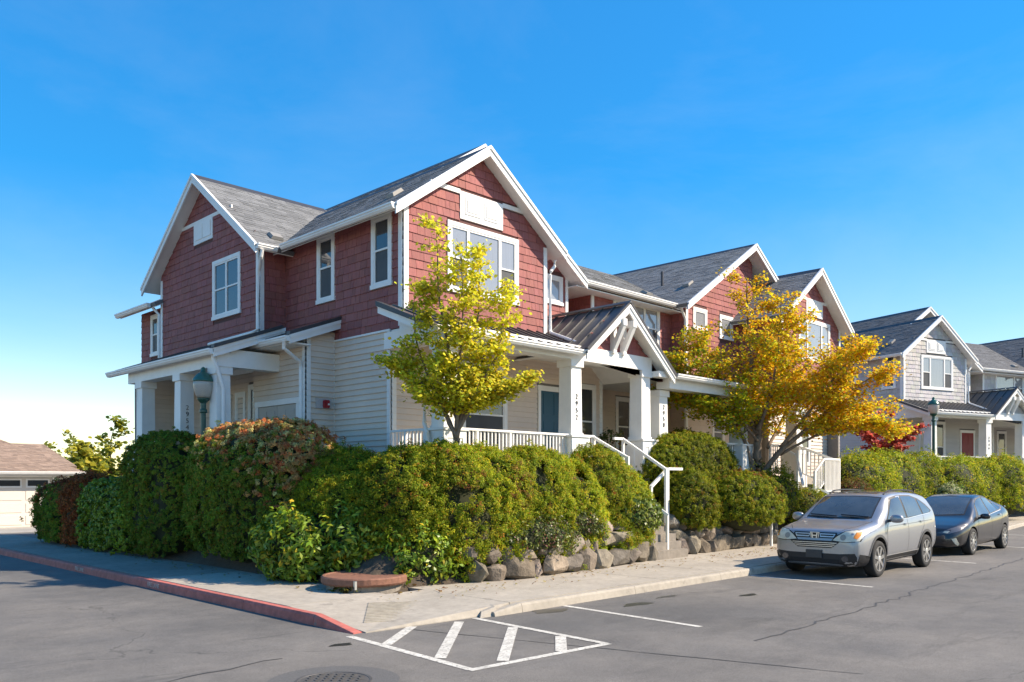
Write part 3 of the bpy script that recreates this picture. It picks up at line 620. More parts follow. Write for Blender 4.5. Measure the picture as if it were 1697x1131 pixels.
red_pal = dict(sh=M_REDSH, clap=M_CLAP, roof=M_ROOF, sheath=M_SHEATH, sheathc=M_SHEATHB)
grey_pal = dict(sh=M_GREYSH, clap=M_CLAPG, roof=mat('slate_shingle', (0.105, 0.11, 0.115), 0.9, attr='tint', noise=0.25, nscale=60), sheath=mat('grey_sheathing', (.12, .12, .12), .9), sheathc=mat('grey_sheathing2', (.13, .13, .13), .9))
ORG0 = (12.83, 13.4, 0)
red = empty('townhouse', ORG0, 0, 'red shingled townhouse row with white trim and beige siding on the corner', 'townhouse')
row_house(House(red, red_pal, ORG0), True, True, ('2952', '2950', '2948', '2954'), M_TEAL)
gry = empty('townhouse', ORG0, 0, 'grey shingled townhouse with a red door farther along the street', 'townhouse')
row_house(House(gry, grey_pal, ORG0), False, False, ('2946', '2944', None, None), M_REDDOOR)
gry.location = (40.6, 12.8, 0); gry.rotation_euler = (0, 0, R(-18))

# ------------------------------------------------------------------ ground, road, kerbs, pavement
def asphalt():
    m = bpy.data.materials.new('asphalt'); m.use_nodes = True; t = m.node_tree; L = t.links.new; b = t.nodes['Principled BSDF']
    g = t.nodes.new('ShaderNodeNewGeometry')
    def noise(s, d=6, r=.6, dist=0.0, vec=None):
        n = t.nodes.new('ShaderNodeTexNoise'); n.inputs['Scale'].default_value = s; n.inputs['Detail'].default_value = d; n.inputs['Roughness'].default_value = r; n.inputs['Distortion'].default_value = dist
        L(vec or g.outputs['Position'], n.inputs['Vector']); return n.outputs['Fac']
    def rng(v, a, b_, c, d):
        r = t.nodes.new('ShaderNodeMapRange'); r.inputs['From Min'].default_value = a; r.inputs['From Max'].default_value = b_; r.inputs['To Min'].default_value = c; r.inputs['To Max'].default_value = d; L(v, r.inputs['Value']); return r.outputs[0]
    def mul(c, f):
        x = t.nodes.new('ShaderNodeMix'); x.data_type = 'RGBA'; x.blend_type = 'MULTIPLY'; x.inputs['Factor'].default_value = 1; L(c, x.inputs['A']); L(f, x.inputs['B']); return x.outputs['Result']
    def mixc(f, c, col):
        x = t.nodes.new('ShaderNodeMix'); x.data_type = 'RGBA'; L(f, x.inputs['Factor']); L(c, x.inputs['A']); x.inputs['B'].default_value = (*col, 1); return x.outputs['Result']
    rgb = t.nodes.new('ShaderNodeRGB'); rgb.outputs[0].default_value = (0.165, 0.153, 0.138, 1); c = rgb.outputs[0]
    c = mixc(rng(noise(.22, 6, .65), .40, .62, 0, .85), c, (0.100, 0.098, 0.095))
    c = mul(c, rng(noise(.55, 7, .7), .3, .7, .80, 1.18))
    c = mul(c, rng(noise(120, 3, .6), .25, .75, .45, 1.55)); c = mul(c, rng(noise(30, 5, .75), .3, .7, .80, 1.2)); c = mul(c, rng(noise(5, 6, .7), .3, .7, .9, 1.1))
    # drips and tyre-worn stains, stretched along the street
    mp = t.nodes.new('ShaderNodeMapping'); mp.inputs['Scale'].default_value = (.35, 1.6, 1); L(g.outputs['Position'], mp.inputs['Vector'])
    c = mixc(rng(noise(.9, 7, .68, .6, mp.outputs[0]), .57, .70, 0, .6), c, (0.062, 0.060, 0.057))
    c = mixc(rng(noise(2.3, 6, .6, .3, mp.outputs[0]), .70, .78, 0, .7), c, (0.03, 0.03, 0.03))
    # hair cracks
    nv = t.nodes.new('ShaderNodeTexNoise'); nv.inputs['Scale'].default_value = 1.1; nv.inputs['Detail'].default_value = 8; L(g.outputs['Position'], nv.inputs['Vector'])
    va = t.nodes.new('ShaderNodeVectorMath'); va.operation = 'MULTIPLY_ADD'; L(nv.outputs['Color'], va.inputs[0]); va.inputs[1].default_value = (1.5, 1.5, 0); L(g.outputs['Position'], va.inputs[2])
    vo = t.nodes.new('ShaderNodeTexVoronoi'); vo.feature = 'DISTANCE_TO_EDGE'; vo.inputs['Scale'].default_value = .17; L(va.outputs[0], vo.inputs['Vector'])
    crack = rng(vo.outputs['Distance'], .001, .0035, 1, 0)
    mm = t.nodes.new('ShaderNodeMath'); mm.operation = 'MULTIPLY'; L(crack, mm.inputs[0]); L(rng(noise(.35, 3), .45, .58, 0, .5), mm.inputs[1])
    c = mixc(mm.outputs[0], c, (0.045, 0.044, 0.042))
    L(c, b.inputs['Base Color']); L(rng(noise(1.1, 6), .3, .7, .78, .95), b.inputs['Roughness']); b.inputs['Specular IOR Level'].default_value = .3
    bp = t.nodes.new('ShaderNodeBump'); bp.inputs['Strength'].default_value = .5; bp.inputs['Distance'].default_value = .006; L(noise(170, 3), bp.inputs['Height']); L(bp.outputs[0], b.inputs['Normal'])
    return m
M_ASPH = asphalt()
def grid_obj(name, x0, x1, y0, y1, z, m, kind='structure'):
    mb = MB(); mb.add([(x0, y0, z), (x1, y0, z), (x1, y1, z), (x0, y1, z)], [(0, 1, 2, 3)]); return mb.build(name, m, kind=kind)
grid_obj('ground', -6000, 6000, -6000, 6000, -0.06, mat('far_ground', (.10, .11, .06), .95, noise=.3, nscale=.02))
road = grid_obj('road', -70, 120, -70, 70, 0.0, M_ASPH)
def paint_poly(pts, z=0.004, name='painted_line', m=M_PAINT, parent=road):
    mb = MB(); mb.add([(x, y, z) for x, y in pts], [tuple(range(len(pts)))]); return mb.build(name, m, parent)
def paint_line(a, b, w=.1, **k):
    a, b = Vector((*a, 0)), Vector((*b, 0)); n = (b-a).normalized().cross(Vector((0, 0, 1)))*w/2
    return paint_poly([(a+n).xy, (a-n).xy, (b-n).xy, (b+n).xy], **k)
A_, B_, C_, D_ = (5.80, 8.52), (5.64, 6.16), (7.63, 6.03), (7.76, 8.42)
paint_line(A_, B_, .10); paint_line((5.60, 6.15), (7.66, 6.01), .10, z=.0045); paint_line(C_, D_, .10, z=.005)
paint_line((5.80, 7.78), (6.75, 8.50), .13, z=.0055); paint_line((5.76, 6.78), (7.42, 8.34), .13, z=.0055); paint_line((6.14, 6.22), (7.64, 7.55), .13, z=.0055); paint_line((6.93, 6.10), (7.60, 6.70), .13, z=.0055)
for x in (9.42, 15.0, 20.9, 26.6, 32.4): paint_line((x+.06, 8.28), (x-.06, 5.85), .10)
for bx, body in ((7.86, 'RESERVED'), (11.45, 'RESERVED'), (13.05, '2')):
    t = text_mesh(body, .33, M_FADED, 'stencil_lettering', road, depth=.0, align='LEFT'); t.location = (bx, 6.02, .0045); t.scale = (.76, 1.15, 1)
# long cold joint and crack seals
def strip(pts, w, name, m, z=.0035):
    mb = MB(); n = len(pts); vs = []
    for i, p in enumerate(pts):
        d = (Vector(pts[min(i+1, n-1)])-Vector(pts[max(i-1, 0)])); d = Vector((d.x, d.y, 0)).normalized(); q = d.cross(Vector((0, 0, 1)))*w*random.uniform(.5, 1.2)/2
        vs += [(p[0]+q.x, p[1]+q.y, z), (p[0]-q.x, p[1]-q.y, z)]
    mb.add(vs, [(2*i, 2*i+1, 2*i+3, 2*i+2) for i in range(n-1)]); return mb.build(name, m, road)
M_TAR = mat('tar_seam', (.045, .044, .043), .7, noise=.3, nscale=9)
def wander(a, b, n, amp): return [(a[0]+(b[0]-a[0])*i/n+random.uniform(-amp, amp), a[1]+(b[1]-a[1])*i/n+random.uniform(-amp, amp)) for i in range(n+1)]
strip(wander((6.6, 8.4), (8.2, 3.3), 14, .012), .022, 'crack_seam', M_TAR)
strip(wander((9.0, 4.9), (14.5, 5.05), 24, .07)+wander((14.7, 5.1), (23, 5.4), 24, .06), .03, 'crack_seam', M_TAR)
strip(wander((-2, 7.2), (4.6, 8.0), 30, .05), .03, 'crack_seam', M_TAR)
for (cx, cy, rx, ry) in ((8.95, 8.12, .30, .16), (12.5, 6.9, .2, .1), (5.45, 8.15, .14, .07), (10.4, 7.6, .3, .12), (11.4, 7.75, .25, .06)):
    paint_poly([(cx+rx*math.cos(a)*(1+.25*math.sin(3*a+cx)), cy+ry*math.sin(a)*(1+.3*math.cos(2*a+cy))) for a in np.linspace(0, 6.28, 22)[:-1]], z=.0032, name='oil_stain', m=mat('oil_stain', (.028, .028, .027), .35, noise=.3, nscale=14))
# kerbs and pavement
def curb_seg(p0, p1, h0, h1, m, name, parent, inward):
    p0, p1 = Vector((*p0, 0)), Vector((*p1, 0)); n = Vector((*inward, 0)); g = (p1-p0).normalized()*.004
    mb = MB(); q = []
    for p, h, s in ((p0, h0, 1), (p1, h1, -1)):
        for o, z in ((0, -.02), (.02, h*.75), (.04, h), (.14, h), (.14, -.02)): q.append(p+g*s+n*o+Vector((0, 0, z)))
    mb.add(q, [(0,1,2,3,4), (9,8,7,6,5)]+[(i, (i+1)%5, (i+1)%5+5, i+5) for i in range(5)])
    return recalc(mb.build(name, m, parent))
kerb = empty('kerb', (6, 8.3, 0)); kerb['kind'] = 'structure'
ys = [8.6, 9.5]+[9.5+1.9*i for i in range(1, 12)]
for i in range(len(ys)-1): curb_seg((5.9, ys[i]), (5.9, ys[i+1]), .015 if i == 0 else .14, .14, M_REDCURB, 'red_kerb_stone', kerb, (1, 0))
xs = [8.05, 8.6]+[8.6+2.7*i for i in range(1, 9)]
for i in range(len(xs)-1): curb_seg((xs[i], 8.3), (xs[i+1], 8.3), .06 if i == 0 else .13, .13, M_CONC, 'kerb_stone', kerb, (0, 1))
for i in range(9): curb_seg((xs[-1]+3*i, 8.3+i*.3), (xs[-1]+3*i+3, 8.6+i*.3), .13, .13, M_CONC, 'kerb_stone', kerb, (0, 1))
t = text_mesh('FIRE LANE', .11, mat('faded_white_paint', (.55, .45, .40), .8, noise=.3, nscale=40), 'kerb_lettering', kerb, depth=.001); t.rotation_euler = (R(86), 0, R(-90)); t.location = Vector((5.904, 14.6, .035)) - Vector(kerb.location)
t2 = t.copy(); COL.objects.link(t2); t2.parent = kerb; t2.location = Vector((5.904, 18.3, .035)) - Vector(kerb.location)
walk = empty('pavement', (12, 9, 0)); walk['kind'] = 'structure'
def slab_piece(pts, z, m=M_CONC, name='concrete_slab', th=.12):
    mb = MB(); c = Vector((sum(p[0] for p in pts)/len(pts), sum(p[1] for p in pts)/len(pts))); P = []
    for i, p in enumerate(pts): d = c-Vector(p[:2]); d.normalize(); P.append((p[0]+d.x*.006, p[1]+d.y*.006, (p[2] if len(p) > 2 else z)))
    mb.prism([(p[0], p[1], p[2]) for p in P], (0, 0, -th)); return recalc(mb.build(name, m, walk))
px_ = [8.5, 10.5]+[10.5+1.85*i for i in range(1, 12)]
for i in range(len(px_)-1): slab_piece([(px_[i], 8.462), (px_[i+1], 8.462), (px_[i+1], 11.2), (px_[i], 11.2)], .137+.004*random.random())
slab_piece([(px_[-1], 8.462), (60, 11.8), (60, 15), (px_[-1], 11.2)], .138)
py_ = [10.4, 11.6]+[11.6+1.7*i for i in range(1, 12)]
for i in range(len(py_)-1): slab_piece([(6.062, py_[i]), (7.75, py_[i]), (7.75, py_[i+1]), (6.062, py_[i+1])], .142+.004*random.random(), M_CONCD if i > 2 else M_CONC)
slab_piece([(6.062, 8.55, .012), (8.04, 8.44, .012), (8.5, 8.47, .135), (8.5, 10.395, .142), (6.062, 10.395, .142)], .1, name='kerb_ramp')
mb = MB()
for i in range(13):                                  # grooved tactile patch on the ramp
    f = i/12; a = Vector((6.35+f*.75, 9.0+f*.95, 0)); b = Vector((7.15+f*.75, 8.72+f*.9, 0))
    zf = lambda p: .016+(p.y-8.5)*.069 if p.y < 10.3 else .14
    for s0 in range(6):
        p, q = a.lerp(b, s0/6), a.lerp(b, (s0+1)/6); mb.bar((p.x, p.y, zf(p)), (q.x, q.y, zf(q)), .032, .016)
mb.build('ramp_ridges', mat('ramp_concrete', (.36, .32, .26), .9, noise=.2, nscale=9), walk, kind='stuff')
mb = MB(); mb.add([(7.82, 8.36, -.01), (8.18, 8.34, -.01), (8.3, 8.62, .0), (7.98, 8.62, .0), (7.9, 8.42, .07), (8.14, 8.40, .12), (8.24, 8.58, .13), (8.02, 8.58, .09)], [(4,5,6,7),(0,1,5,4),(1,2,6,5),(2,3,7,6),(3,0,4,7)]); recalc(mb.build('broken_kerb_end', M_CONC, walk))

# planting bed
def bed_h(x, y):
    y = y - .22 - min(max((x-12)/3.5, 0), 1)*.3
    hl = .12 + max(0, (x-7.75))/2.0*1.55
    hf = .55 + max(0, (y-10.55))/1.7*1.2
    if x < 9.2: hf = hf - (9.2-x)*.4 + max(0, y-11.5)*.6
    hf -= max(0, (10.9-y))*0.9
    return max(.10, min(hl, hf, 1.72))
mb = MB(); gx = np.concatenate([np.arange(7.7, 12, .2), np.arange(12, 60, .8)]); gy = np.concatenate([np.arange(10.35, 14.3, .2), np.arange(14.3, 27.1, .6)]); nx, ny = len(gx), len(gy)
def ylow(x): return 0 if x < 28 else (x-28)*.1
mb.add([(x, y+ylow(x), bed_h(x, y)+random.uniform(-.03, .03)) for x in gx for y in gy], [(i*ny+j, (i+1)*ny+j, (i+1)*ny+j+1, i*ny+j+1) for i in range(nx-1) for j in range(ny-1)])
mb.build('planting_bed', M_SOIL, kind='structure', smooth=True)
def hull(pts, name, m, parent, tint=1.0):
    bm = bmesh.new()
    for p in pts: bm.verts.new(p)
    r = bmesh.ops.convex_hull(bm, input=bm.verts); bmesh.ops.delete(bm, geom=[v for v in bm.verts if not v.link_faces], context='VERTS')
    mb = MB(); bm.verts.index_update(); mb.add([v.co.copy() for v in bm.verts], [[v.index for v in f.verts] for f in bm.faces], tint); bm.free()
    return mb.build(name, m, parent)
def stone_wall(name, path, label, top, cols, rng):
    st = empty(name, (path[0][0], path[0][1], .12), 0, label, 'retaining wall')
    seg = [0]; 
    for i in range(len(path)-1): seg.append(seg[-1]+(Vector(path[i+1])-Vector(path[i])).length)
    def at(s):
        for i in range(len(path)-1):
            if s <= seg[i+1] or i == len(path)-2: f = (s-seg[i])/(seg[i+1]-seg[i]); a, b = Vector(path[i]), Vector(path[i+1]); return a.lerp(b, f), (b-a).normalized()
    tot = seg[-1]; level = 0; zb = .10
    hts = [0.36, .30, .28]
    for row in range(3):
        s = -.1*row
        while s < tot:
            w = rng.choice((.32, .4, .48, .56, .66, .8))*rng.uniform(.9, 1.1); hh = hts[row]*rng.uniform(.85, 1.25)
            c, d = at(min(max(s+w/2, 0), tot)); nrm = Vector((d.y, -d.x)); z0 = zb+sum(hts[:row])*.96+rng.uniform(-.05, .05); s += w*.88
            if z0+hh*.45 > top(c.x): continue
            pts = []; rot = rng.uniform(-.28, .28); ca, sa = math.cos(rot), math.sin(rot); big = rng.uniform(.9, 1.12); dd = .24*rng.uniform(.8, 1.2)
            for k in range(30):
                v = Vector((rng.gauss(0, 1), rng.gauss(0, 1), rng.gauss(0, 1))); v.normalize(); q = (abs(v.x)**4+abs(v.y)**4+abs(v.z)**4)**-.25*rng.uniform(.82, 1.04)
                a, o, zz = v.x*q*w*.56*big, v.y*q*dd, v.z*q*hh*.62*big
                a, zz = a*ca-zz*sa*.9, a*sa*.75+zz*ca
                p = c + d*a + nrm*(o-row*.12); pts.append((p.x, p.y, max(z0+hh*.5+zz, .09)))
            tt = rng.uniform(.62, 1.35); hull(pts, 'stone', M_STONE, st, (tt*rng.uniform(.97, 1.08), tt, tt*rng.uniform(.88, 1.0)))
    return st
rs = random.Random(4)
stone_wall('stone_retaining_wall', [(9.6, 10.6), (10.4, 10.45), (12.2, 10.45), (15.15, 10.8)], 'dry stacked boulder retaining wall left of the white handrail', lambda x: 1.12 if x > 9.6 else .6, None, rs)
stone_wall('stone_retaining_wall', [(16.45, 10.95), (18.5, 11.05), (21.4, 11.1)], 'dry stacked boulder retaining wall right of the white handrail', lambda x: 1.0, None, rs)
stone_wall('stone_retaining_wall', [(31, 11.6), (37, 12.3), (48, 13.2)], 'low boulder wall behind the dark parked car', lambda x: .7, None, rs)

# steps
def steps(name, label, x0, x1, y_top, z_top, n, rise, run, parent_pos):
    e = empty(name, parent_pos, 0, label, 'steps')
    for i in range(n):
        mb = MB(); z = z_top-(i+1)*rise; mb.box(x0, x1, y_top-(i+1)*run-.02*(i % 2), y_top-i*run+.03, z-.5, z); mb.build('step', M_CONCD, e)
    return e
steps('entrance_steps', 'concrete steps climbing to the porch with the teal door', 15.1, 16.4, 12.25, 2.0, 10, .168, .165, (15.7, 10.6, .14))
steps('entrance_steps', 'concrete steps behind the silver car with white balustrades', 22.9, 24.6, 12.0, 2.0, 8, .168, .24, (23.7, 10.5, .14))
def handrail(name, label, paths, balus=(), w=.055):
    o = MB(); 
    for k in paths[0][:-1]: pass
    e = empty(name, (paths[0][0][0], paths[0][0][1], min(p[2] for q in paths for p in q)), 0, label, 'handrail', 'white metal handrails')
    for q in paths:
        for i in range(len(q)-1):
            vert = abs(q[i][0]-q[i+1][0])+abs(q[i][1]-q[i+1][1]) < .01
            mb = MB()
            if vert: x, y = q[i][:2]; zz = sorted((q[i][2], q[i+1][2])); mb.box(x-w/2, x+w/2, y-w/2, y+w/2, zz[0], zz[1])
            else: mb.bar(q[i], q[i+1], w*1.15, w*1.1)
            mb.build('post' if vert else 'rail', M_WHITE, e)
    for (a, b, n, drop) in balus:
        a, b = Vector(a), Vector(b)
        for i in range(n):
            p = a.lerp(b, (i+.5)/n); mb = MB(); mb.box(p.x-.014, p.x+.014, p.y-.014, p.y+.014, p.z-drop, p.z-.02); mb.build('baluster', M_WHITE, e)
        mb = MB(); dz = Vector((0, 0, drop)); mb.bar(a-dz, b-dz, .04, .035); mb.build('bottom_rail', M_WHITE, e)
    return e
handrail('handrail', 'white handrail along the left edge of the teal door steps', [[(15.12, 12.3, 2.0), (15.12, 12.3, 2.89)], [(15.1, 12.3, 2.88), (15.12, 11.32, 2.38)], [(15.12, 11.32, 2.42), (15.12, 11.32, 1.5)]])
handrail('handrail', 'white handrail from the pedestal down to the stair landing', [[(16.2, 12.28, 2.0), (16.2, 12.28, 2.88)], [(15.86, 12.3, 2.88), (16.2, 12.28, 2.88)], [(16.2, 12.28, 2.87), (16.2, 11.05, 2.13)], [(16.2, 11.05, 2.15), (16.2, 11.05, .9)]])
handrail('handrail', 'white bent handrail with a landing bar above the boulder wall', [[(17.05, 11.18, 2.15), (16.42, 11.15, 2.15), (15.75, 11.15, 1.73)], [(16.42, 11.15, 2.14), (16.42, 11.15, .9)], [(15.76, 11.15, 1.74), (15.76, 11.15, 1.1)]])
handrail('handrail', 'short white handrail standing on the pavement by the boulder wall', [[(15.86, 10.78, .14), (15.86, 10.78, 1.09)], [(15.86, 10.76, 1.09), (15.75, 11.0, 1.3), (15.7, 11.3, 1.35)]])
handrail('handrail', 'white handrail post between the round shrub and the silver car', [[(20.6, 10.72, .14), (20.6, 10.72, 1.3)], [(20.6, 10.70, 1.3), (20.55, 11.3, 1.6)]])
handrail('balustrade', 'white balustrade on the left of the porch steps behind the silver car', [[(22.5, 11.75, 2.0), (22.5, 11.75, 2.9)], [(22.45, 11.75, 2.9), (22.95, 11.72, 2.9), (23.0, 11.2, 2.6)], [(23.0, 11.15, 2.75), (23.0, 11.15, 1.4)], [(23.0, 11.15, 2.42), (22.2, 10.6, 1.75)]], [((22.5, 11.75, 2.88), (22.95, 11.72, 2.88), 4, .78)])
handrail('balustrade', 'white balustrade on the right of the porch steps behind the silver car', [[(24.2, 11.7, 2.0), (24.2, 11.7, 2.9)], [(24.2, 11.7, 2.9), (25.05, 10.95, 2.5)]], [((24.25, 11.65, 2.88), (25.0, 11.0, 2.5), 8, .78)])
handrail('balustrade', 'sloping white balustrade at the foot of the porch steps behind the silver car', [[(25.25, 10.9, 1.5), (25.25, 10.9, 2.52)], [(25.25, 10.9, 2.51), (24.17, 10.9, 2.51), (23.56, 10.9, 2.12)], [(23.56, 10.9, 2.15), (23.56, 10.9, 1.3)], [(23.4, 10.9, 1.62), (23.6, 10.75, 1.62), (24.4, 10.1, 1.1)]], [((25.2, 10.9, 2.5), (24.2, 10.9, 2.5), 11, .95), ((24.15, 10.9, 2.49), (23.6, 10.9, 2.13), 5, .7)])

# ------------------------------------------------------------------ foliage
def unit(v): return v/np.maximum(np.linalg.norm(v, axis=-1, keepdims=True), 1e-9)
def leaf_obj(name, parent, P, N, S, C, m, nv=4, wid=.55, fold=.12, long_dir=None):
    n = len(P); P = np.asarray(P, float); N = unit(np.asarray(N, float)); rnd = np.random.normal(size=(n, 3))
    T = rnd if long_dir is None else long_dir + rnd*.45
    T = unit(T - N*np.sum(T*N, 1, keepdims=True)); Bv = np.cross(N, T); S = np.asarray(S, float)[:, None]
    if nv == 4: pr = [(-.5, 0, 0), (.05, .5*wid, fold), (.5, 0, -.04), (.05, -.5*wid, fold)]
    else: pr = [(-.5, 0, 0), (-.25, .42*wid, fold), (.2, .45*wid, fold), (.5, 0, -.05), (.2, -.45*wid, fold), (-.25, -.42*wid, fold)]
    k = len(pr); V = np.empty((n, k, 3))
    for i, (a, b, c) in enumerate(pr): V[:, i] = P + T*S*a + Bv*S*b + N*S*c
    base = np.zeros(3); p = parent
    while p is not None: base += np.array(p.location); p = p.parent
    me = bpy.data.meshes.new(name); me.vertices.add(n*k); me.vertices.foreach_set('co', (V-base).astype(np.float32).ravel())
    me.loops.add(n*k); me.loops.foreach_set('vertex_index', np.arange(n*k, dtype=np.int32)); me.polygons.add(n)
    me.polygons.foreach_set('loop_start', np.arange(0, n*k, k, dtype=np.int32)); me.polygons.foreach_set('loop_total', np.full(n, k, dtype=np.int32))
    ca = me.color_attributes.new('col', 'FLOAT_COLOR', 'POINT'); cc = np.ones((n, k, 4), np.float32); cc[:, :, :3] = np.clip(np.asarray(C), 0, 1)[:, None, :]; ca.data.foreach_set('color', cc.ravel())
    me.materials.append(m); me.update(calc_edges=True); me.validate()
    o = bpy.data.objects.new(name, me); COL.objects.link(o); o.parent = parent; return o
def wav(P, f, seed, oct=3):
    r = np.random.RandomState(seed); out = np.zeros(len(P))
    for o in range(oct):
        for _ in range(3):
            d = r.normal(size=3); d /= np.linalg.norm(d); out += np.sin(P@d*f*(1.9**o)*r.uniform(.7, 1.3)+r.uniform(0, 6.28))/(1.6**o)/3
    return out
def pick(pal, n, rs=None, drift=None):
    cols = np.array([c[:3] for c in pal]); w = np.array([c[3] for c in pal], float); w /= w.sum(); i = np.random.choice(len(pal), n, p=w); c = cols[i]
    return c*np.random.uniform(.75, 1.25, (n, 1))*np.random.uniform(.92, 1.08, (n, 3))
def shrub(name, label, lobes, pal, leaf=.05, dens=130, per=16, exp=2.0, tuft=.085, bump=.07, m=None, cat='shrub', alt=None, wid=.55, nv=4, seed=1, group=None, up=.5, core=.89, gaps=.0):
    """lobes: (cx,cy,cz,rx,ry,rz); tufts of leaves over the union of superellipsoids round a solid twig core, darkened as inner shade"""
    np.random.seed(seed*13+5); L0 = lobes[0]; bz = min(l[2]-l[5] for l in lobes)
    e = empty(name, (L0[0], L0[1], max(bz, .1)), 0, label, cat, group)
    PP, NN = [], []
    for i, l in enumerate(lobes):
        c, r = np.array(l[:3]), np.array(l[3:6]); area = 4*math.pi*(((r[0]*r[1])**1.6+(r[0]*r[2])**1.6+(r[1]*r[2])**1.6)/3)**(1/1.6)*(1.25 if exp > 2.3 else 1)
        n = int(area*dens); D = unit(np.random.normal(size=(n, 3))); s = (np.abs(D)**exp).sum(1)**(-1/exp); Q = D*s[:, None]
        G = unit(np.sign(Q)*np.abs(Q)**(exp-1)/r); X = c+Q*r
        X = X + G*(wav(X, 2.4, seed+i)*bump*1.7+wav(X, 8, seed+9)*bump*.5)[:, None]
        keep = (G[:, 2] > -.55) & (X[:, 2] > .14)
        for j, l2 in enumerate(lobes):
            if j != i: d2 = (np.abs((X-np.array(l2[:3]))/np.array(l2[3:6]))**exp).sum(1); keep &= d2 > .93
        if gaps: keep &= wav(X, 5.5, seed+77) > -1+gaps
        back = (G[:, 1] > .45) & (G[:, 2] < .3); keep &= ~(back & (np.random.rand(n) < .5))
        PP.append(X[keep]); NN.append(G[keep])
    X = np.concatenate(PP); G = np.concatenate(NN); n = len(X); lum = 1+.22*wav(X, 2.1, seed+50)
    off = np.random.gamma(2.0, tuft*.42, n)-tuft*.5; ax = unit(G+np.array([0, 0, up])+np.random.normal(size=(n, 3))*.45)
    tip = X+G*off[:, None]
    tc = pick(pal, n)
    if alt is not None:
        f = alt[1](X, G); ac = pick(alt[0], n); q = np.random.rand(n) < f; tc[q] = ac[q]
    idx = np.repeat(np.arange(n), per); k = len(idx)
    t = np.random.uniform(-1, .35, k); th = np.random.normal(size=(k, 3)); rad = unit(th-ax[idx]*np.sum(th*ax[idx], 1, keepdims=True))
    P = tip[idx]+ax[idx]*(t*tuft)[:, None]+rad*(np.random.uniform(.1, 1, k)**.7*tuft*1.15)[:, None]
    N = unit(ax[idx]*.75+rad*.7+np.random.normal(size=(k, 3))*.35+G[idx]*.3); Cc = tc[idx]; pl_ = pick(pal, k); fr = np.random.rand(k) < .5; Cc = np.where(fr[:, None] & (np.ones(k, bool) if alt is None else ~q[idx])[:, None], pl_, Cc)*np.random.uniform(.8, 1.2, (k, 1))*lum[idx][:, None]
    ok = P[:, 2] > .13
    leaf_obj('foliage', e, P[ok], N[ok], leaf*np.random.uniform(.7, 1.3, k)[ok], Cc[ok], m or M_LEAF, nv=nv, wid=wid, long_dir=(rad*.8+ax[idx]*.6)[ok])
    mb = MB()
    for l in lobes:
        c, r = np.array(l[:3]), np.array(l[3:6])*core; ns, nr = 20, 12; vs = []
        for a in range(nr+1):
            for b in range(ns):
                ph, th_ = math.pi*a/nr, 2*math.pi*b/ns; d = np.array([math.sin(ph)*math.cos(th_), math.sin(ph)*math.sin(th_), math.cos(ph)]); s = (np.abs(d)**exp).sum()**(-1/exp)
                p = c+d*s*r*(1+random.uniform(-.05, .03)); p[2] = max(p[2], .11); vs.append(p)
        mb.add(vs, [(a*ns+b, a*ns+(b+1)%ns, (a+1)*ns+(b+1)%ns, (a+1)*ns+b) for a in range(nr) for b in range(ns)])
    mb.build('shaded_twig_core', M_TWIGSHADE, e, smooth=True)
    return e
YG = [(0.320, 0.371, 0.025, 3), (0.217, 0.297, 0.023, 3), (0.444, 0.398, 0.031, 2), (0.141, 0.204, 0.020, 2), (0.566, 0.389, 0.042, 0.5), (0.491, 0.167, 0.042, 0.25)]
BOX = [(0.273, 0.297, 0.023, 3), (0.170, 0.227, 0.019, 3), (0.374, 0.332, 0.024, 1.5), (0.103, 0.148, 0.015, 2), (0.408, 0.209, 0.037, 0.3)]
DKG = [(0.226, 0.315, 0.024, 3), (0.148, 0.220, 0.019, 3), (0.370, 0.441, 0.032, 1), (0.274, 0.346, 0.030, 1)]
LAU = [(0.193, 0.304, 0.025, 3), (0.124, 0.209, 0.020, 3), (0.331, 0.399, 0.036, 1.5), (0.442, 0.323, 0.027, 0.6)]
OLV = [(0.216, 0.290, 0.035, 3), (0.144, 0.221, 0.029, 3), (0.316, 0.324, 0.037, 1.5), (0.374, 0.205, 0.042, 0.8), (0.172, 0.341, 0.037, 1.5)]
RUS = [(0.736, 0.440, 0.171, 3), (0.736, 0.639, 0.251, 2), (0.736, 0.255, 0.101, 2), (0.360, 0.342, 0.060, 1), (0.736, 0.243, 0.091, 0.5)]
REDH = [(0.450, 0.102, 0.035, 3), (0.315, 0.080, 0.029, 2), (0.540, 0.168, 0.049, 2), (0.203, 0.112, 0.029, 1)]
VAR = [(0.390, 0.429, 0.208, 3), (0.585, 0.585, 0.390, 1.5), (0.156, 0.260, 0.065, 2)]
# hedge along the side street
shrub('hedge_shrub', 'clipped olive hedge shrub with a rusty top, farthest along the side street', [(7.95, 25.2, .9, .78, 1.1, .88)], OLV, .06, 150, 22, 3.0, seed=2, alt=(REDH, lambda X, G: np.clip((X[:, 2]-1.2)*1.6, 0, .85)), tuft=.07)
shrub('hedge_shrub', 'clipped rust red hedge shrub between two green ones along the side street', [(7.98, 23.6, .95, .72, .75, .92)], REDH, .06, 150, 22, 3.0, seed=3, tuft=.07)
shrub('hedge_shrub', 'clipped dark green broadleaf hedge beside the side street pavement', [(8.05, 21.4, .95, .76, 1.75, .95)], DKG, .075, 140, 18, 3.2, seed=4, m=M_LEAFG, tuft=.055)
shrub('hedge_shrub', 'tall rounded olive green hedge left of the russet shrub', [(8.1, 19.0, 1.42, .74, 1.5, 1.42)], OLV, .046, 190, 28, 3.2, seed=5, tuft=.045, bump=.05)
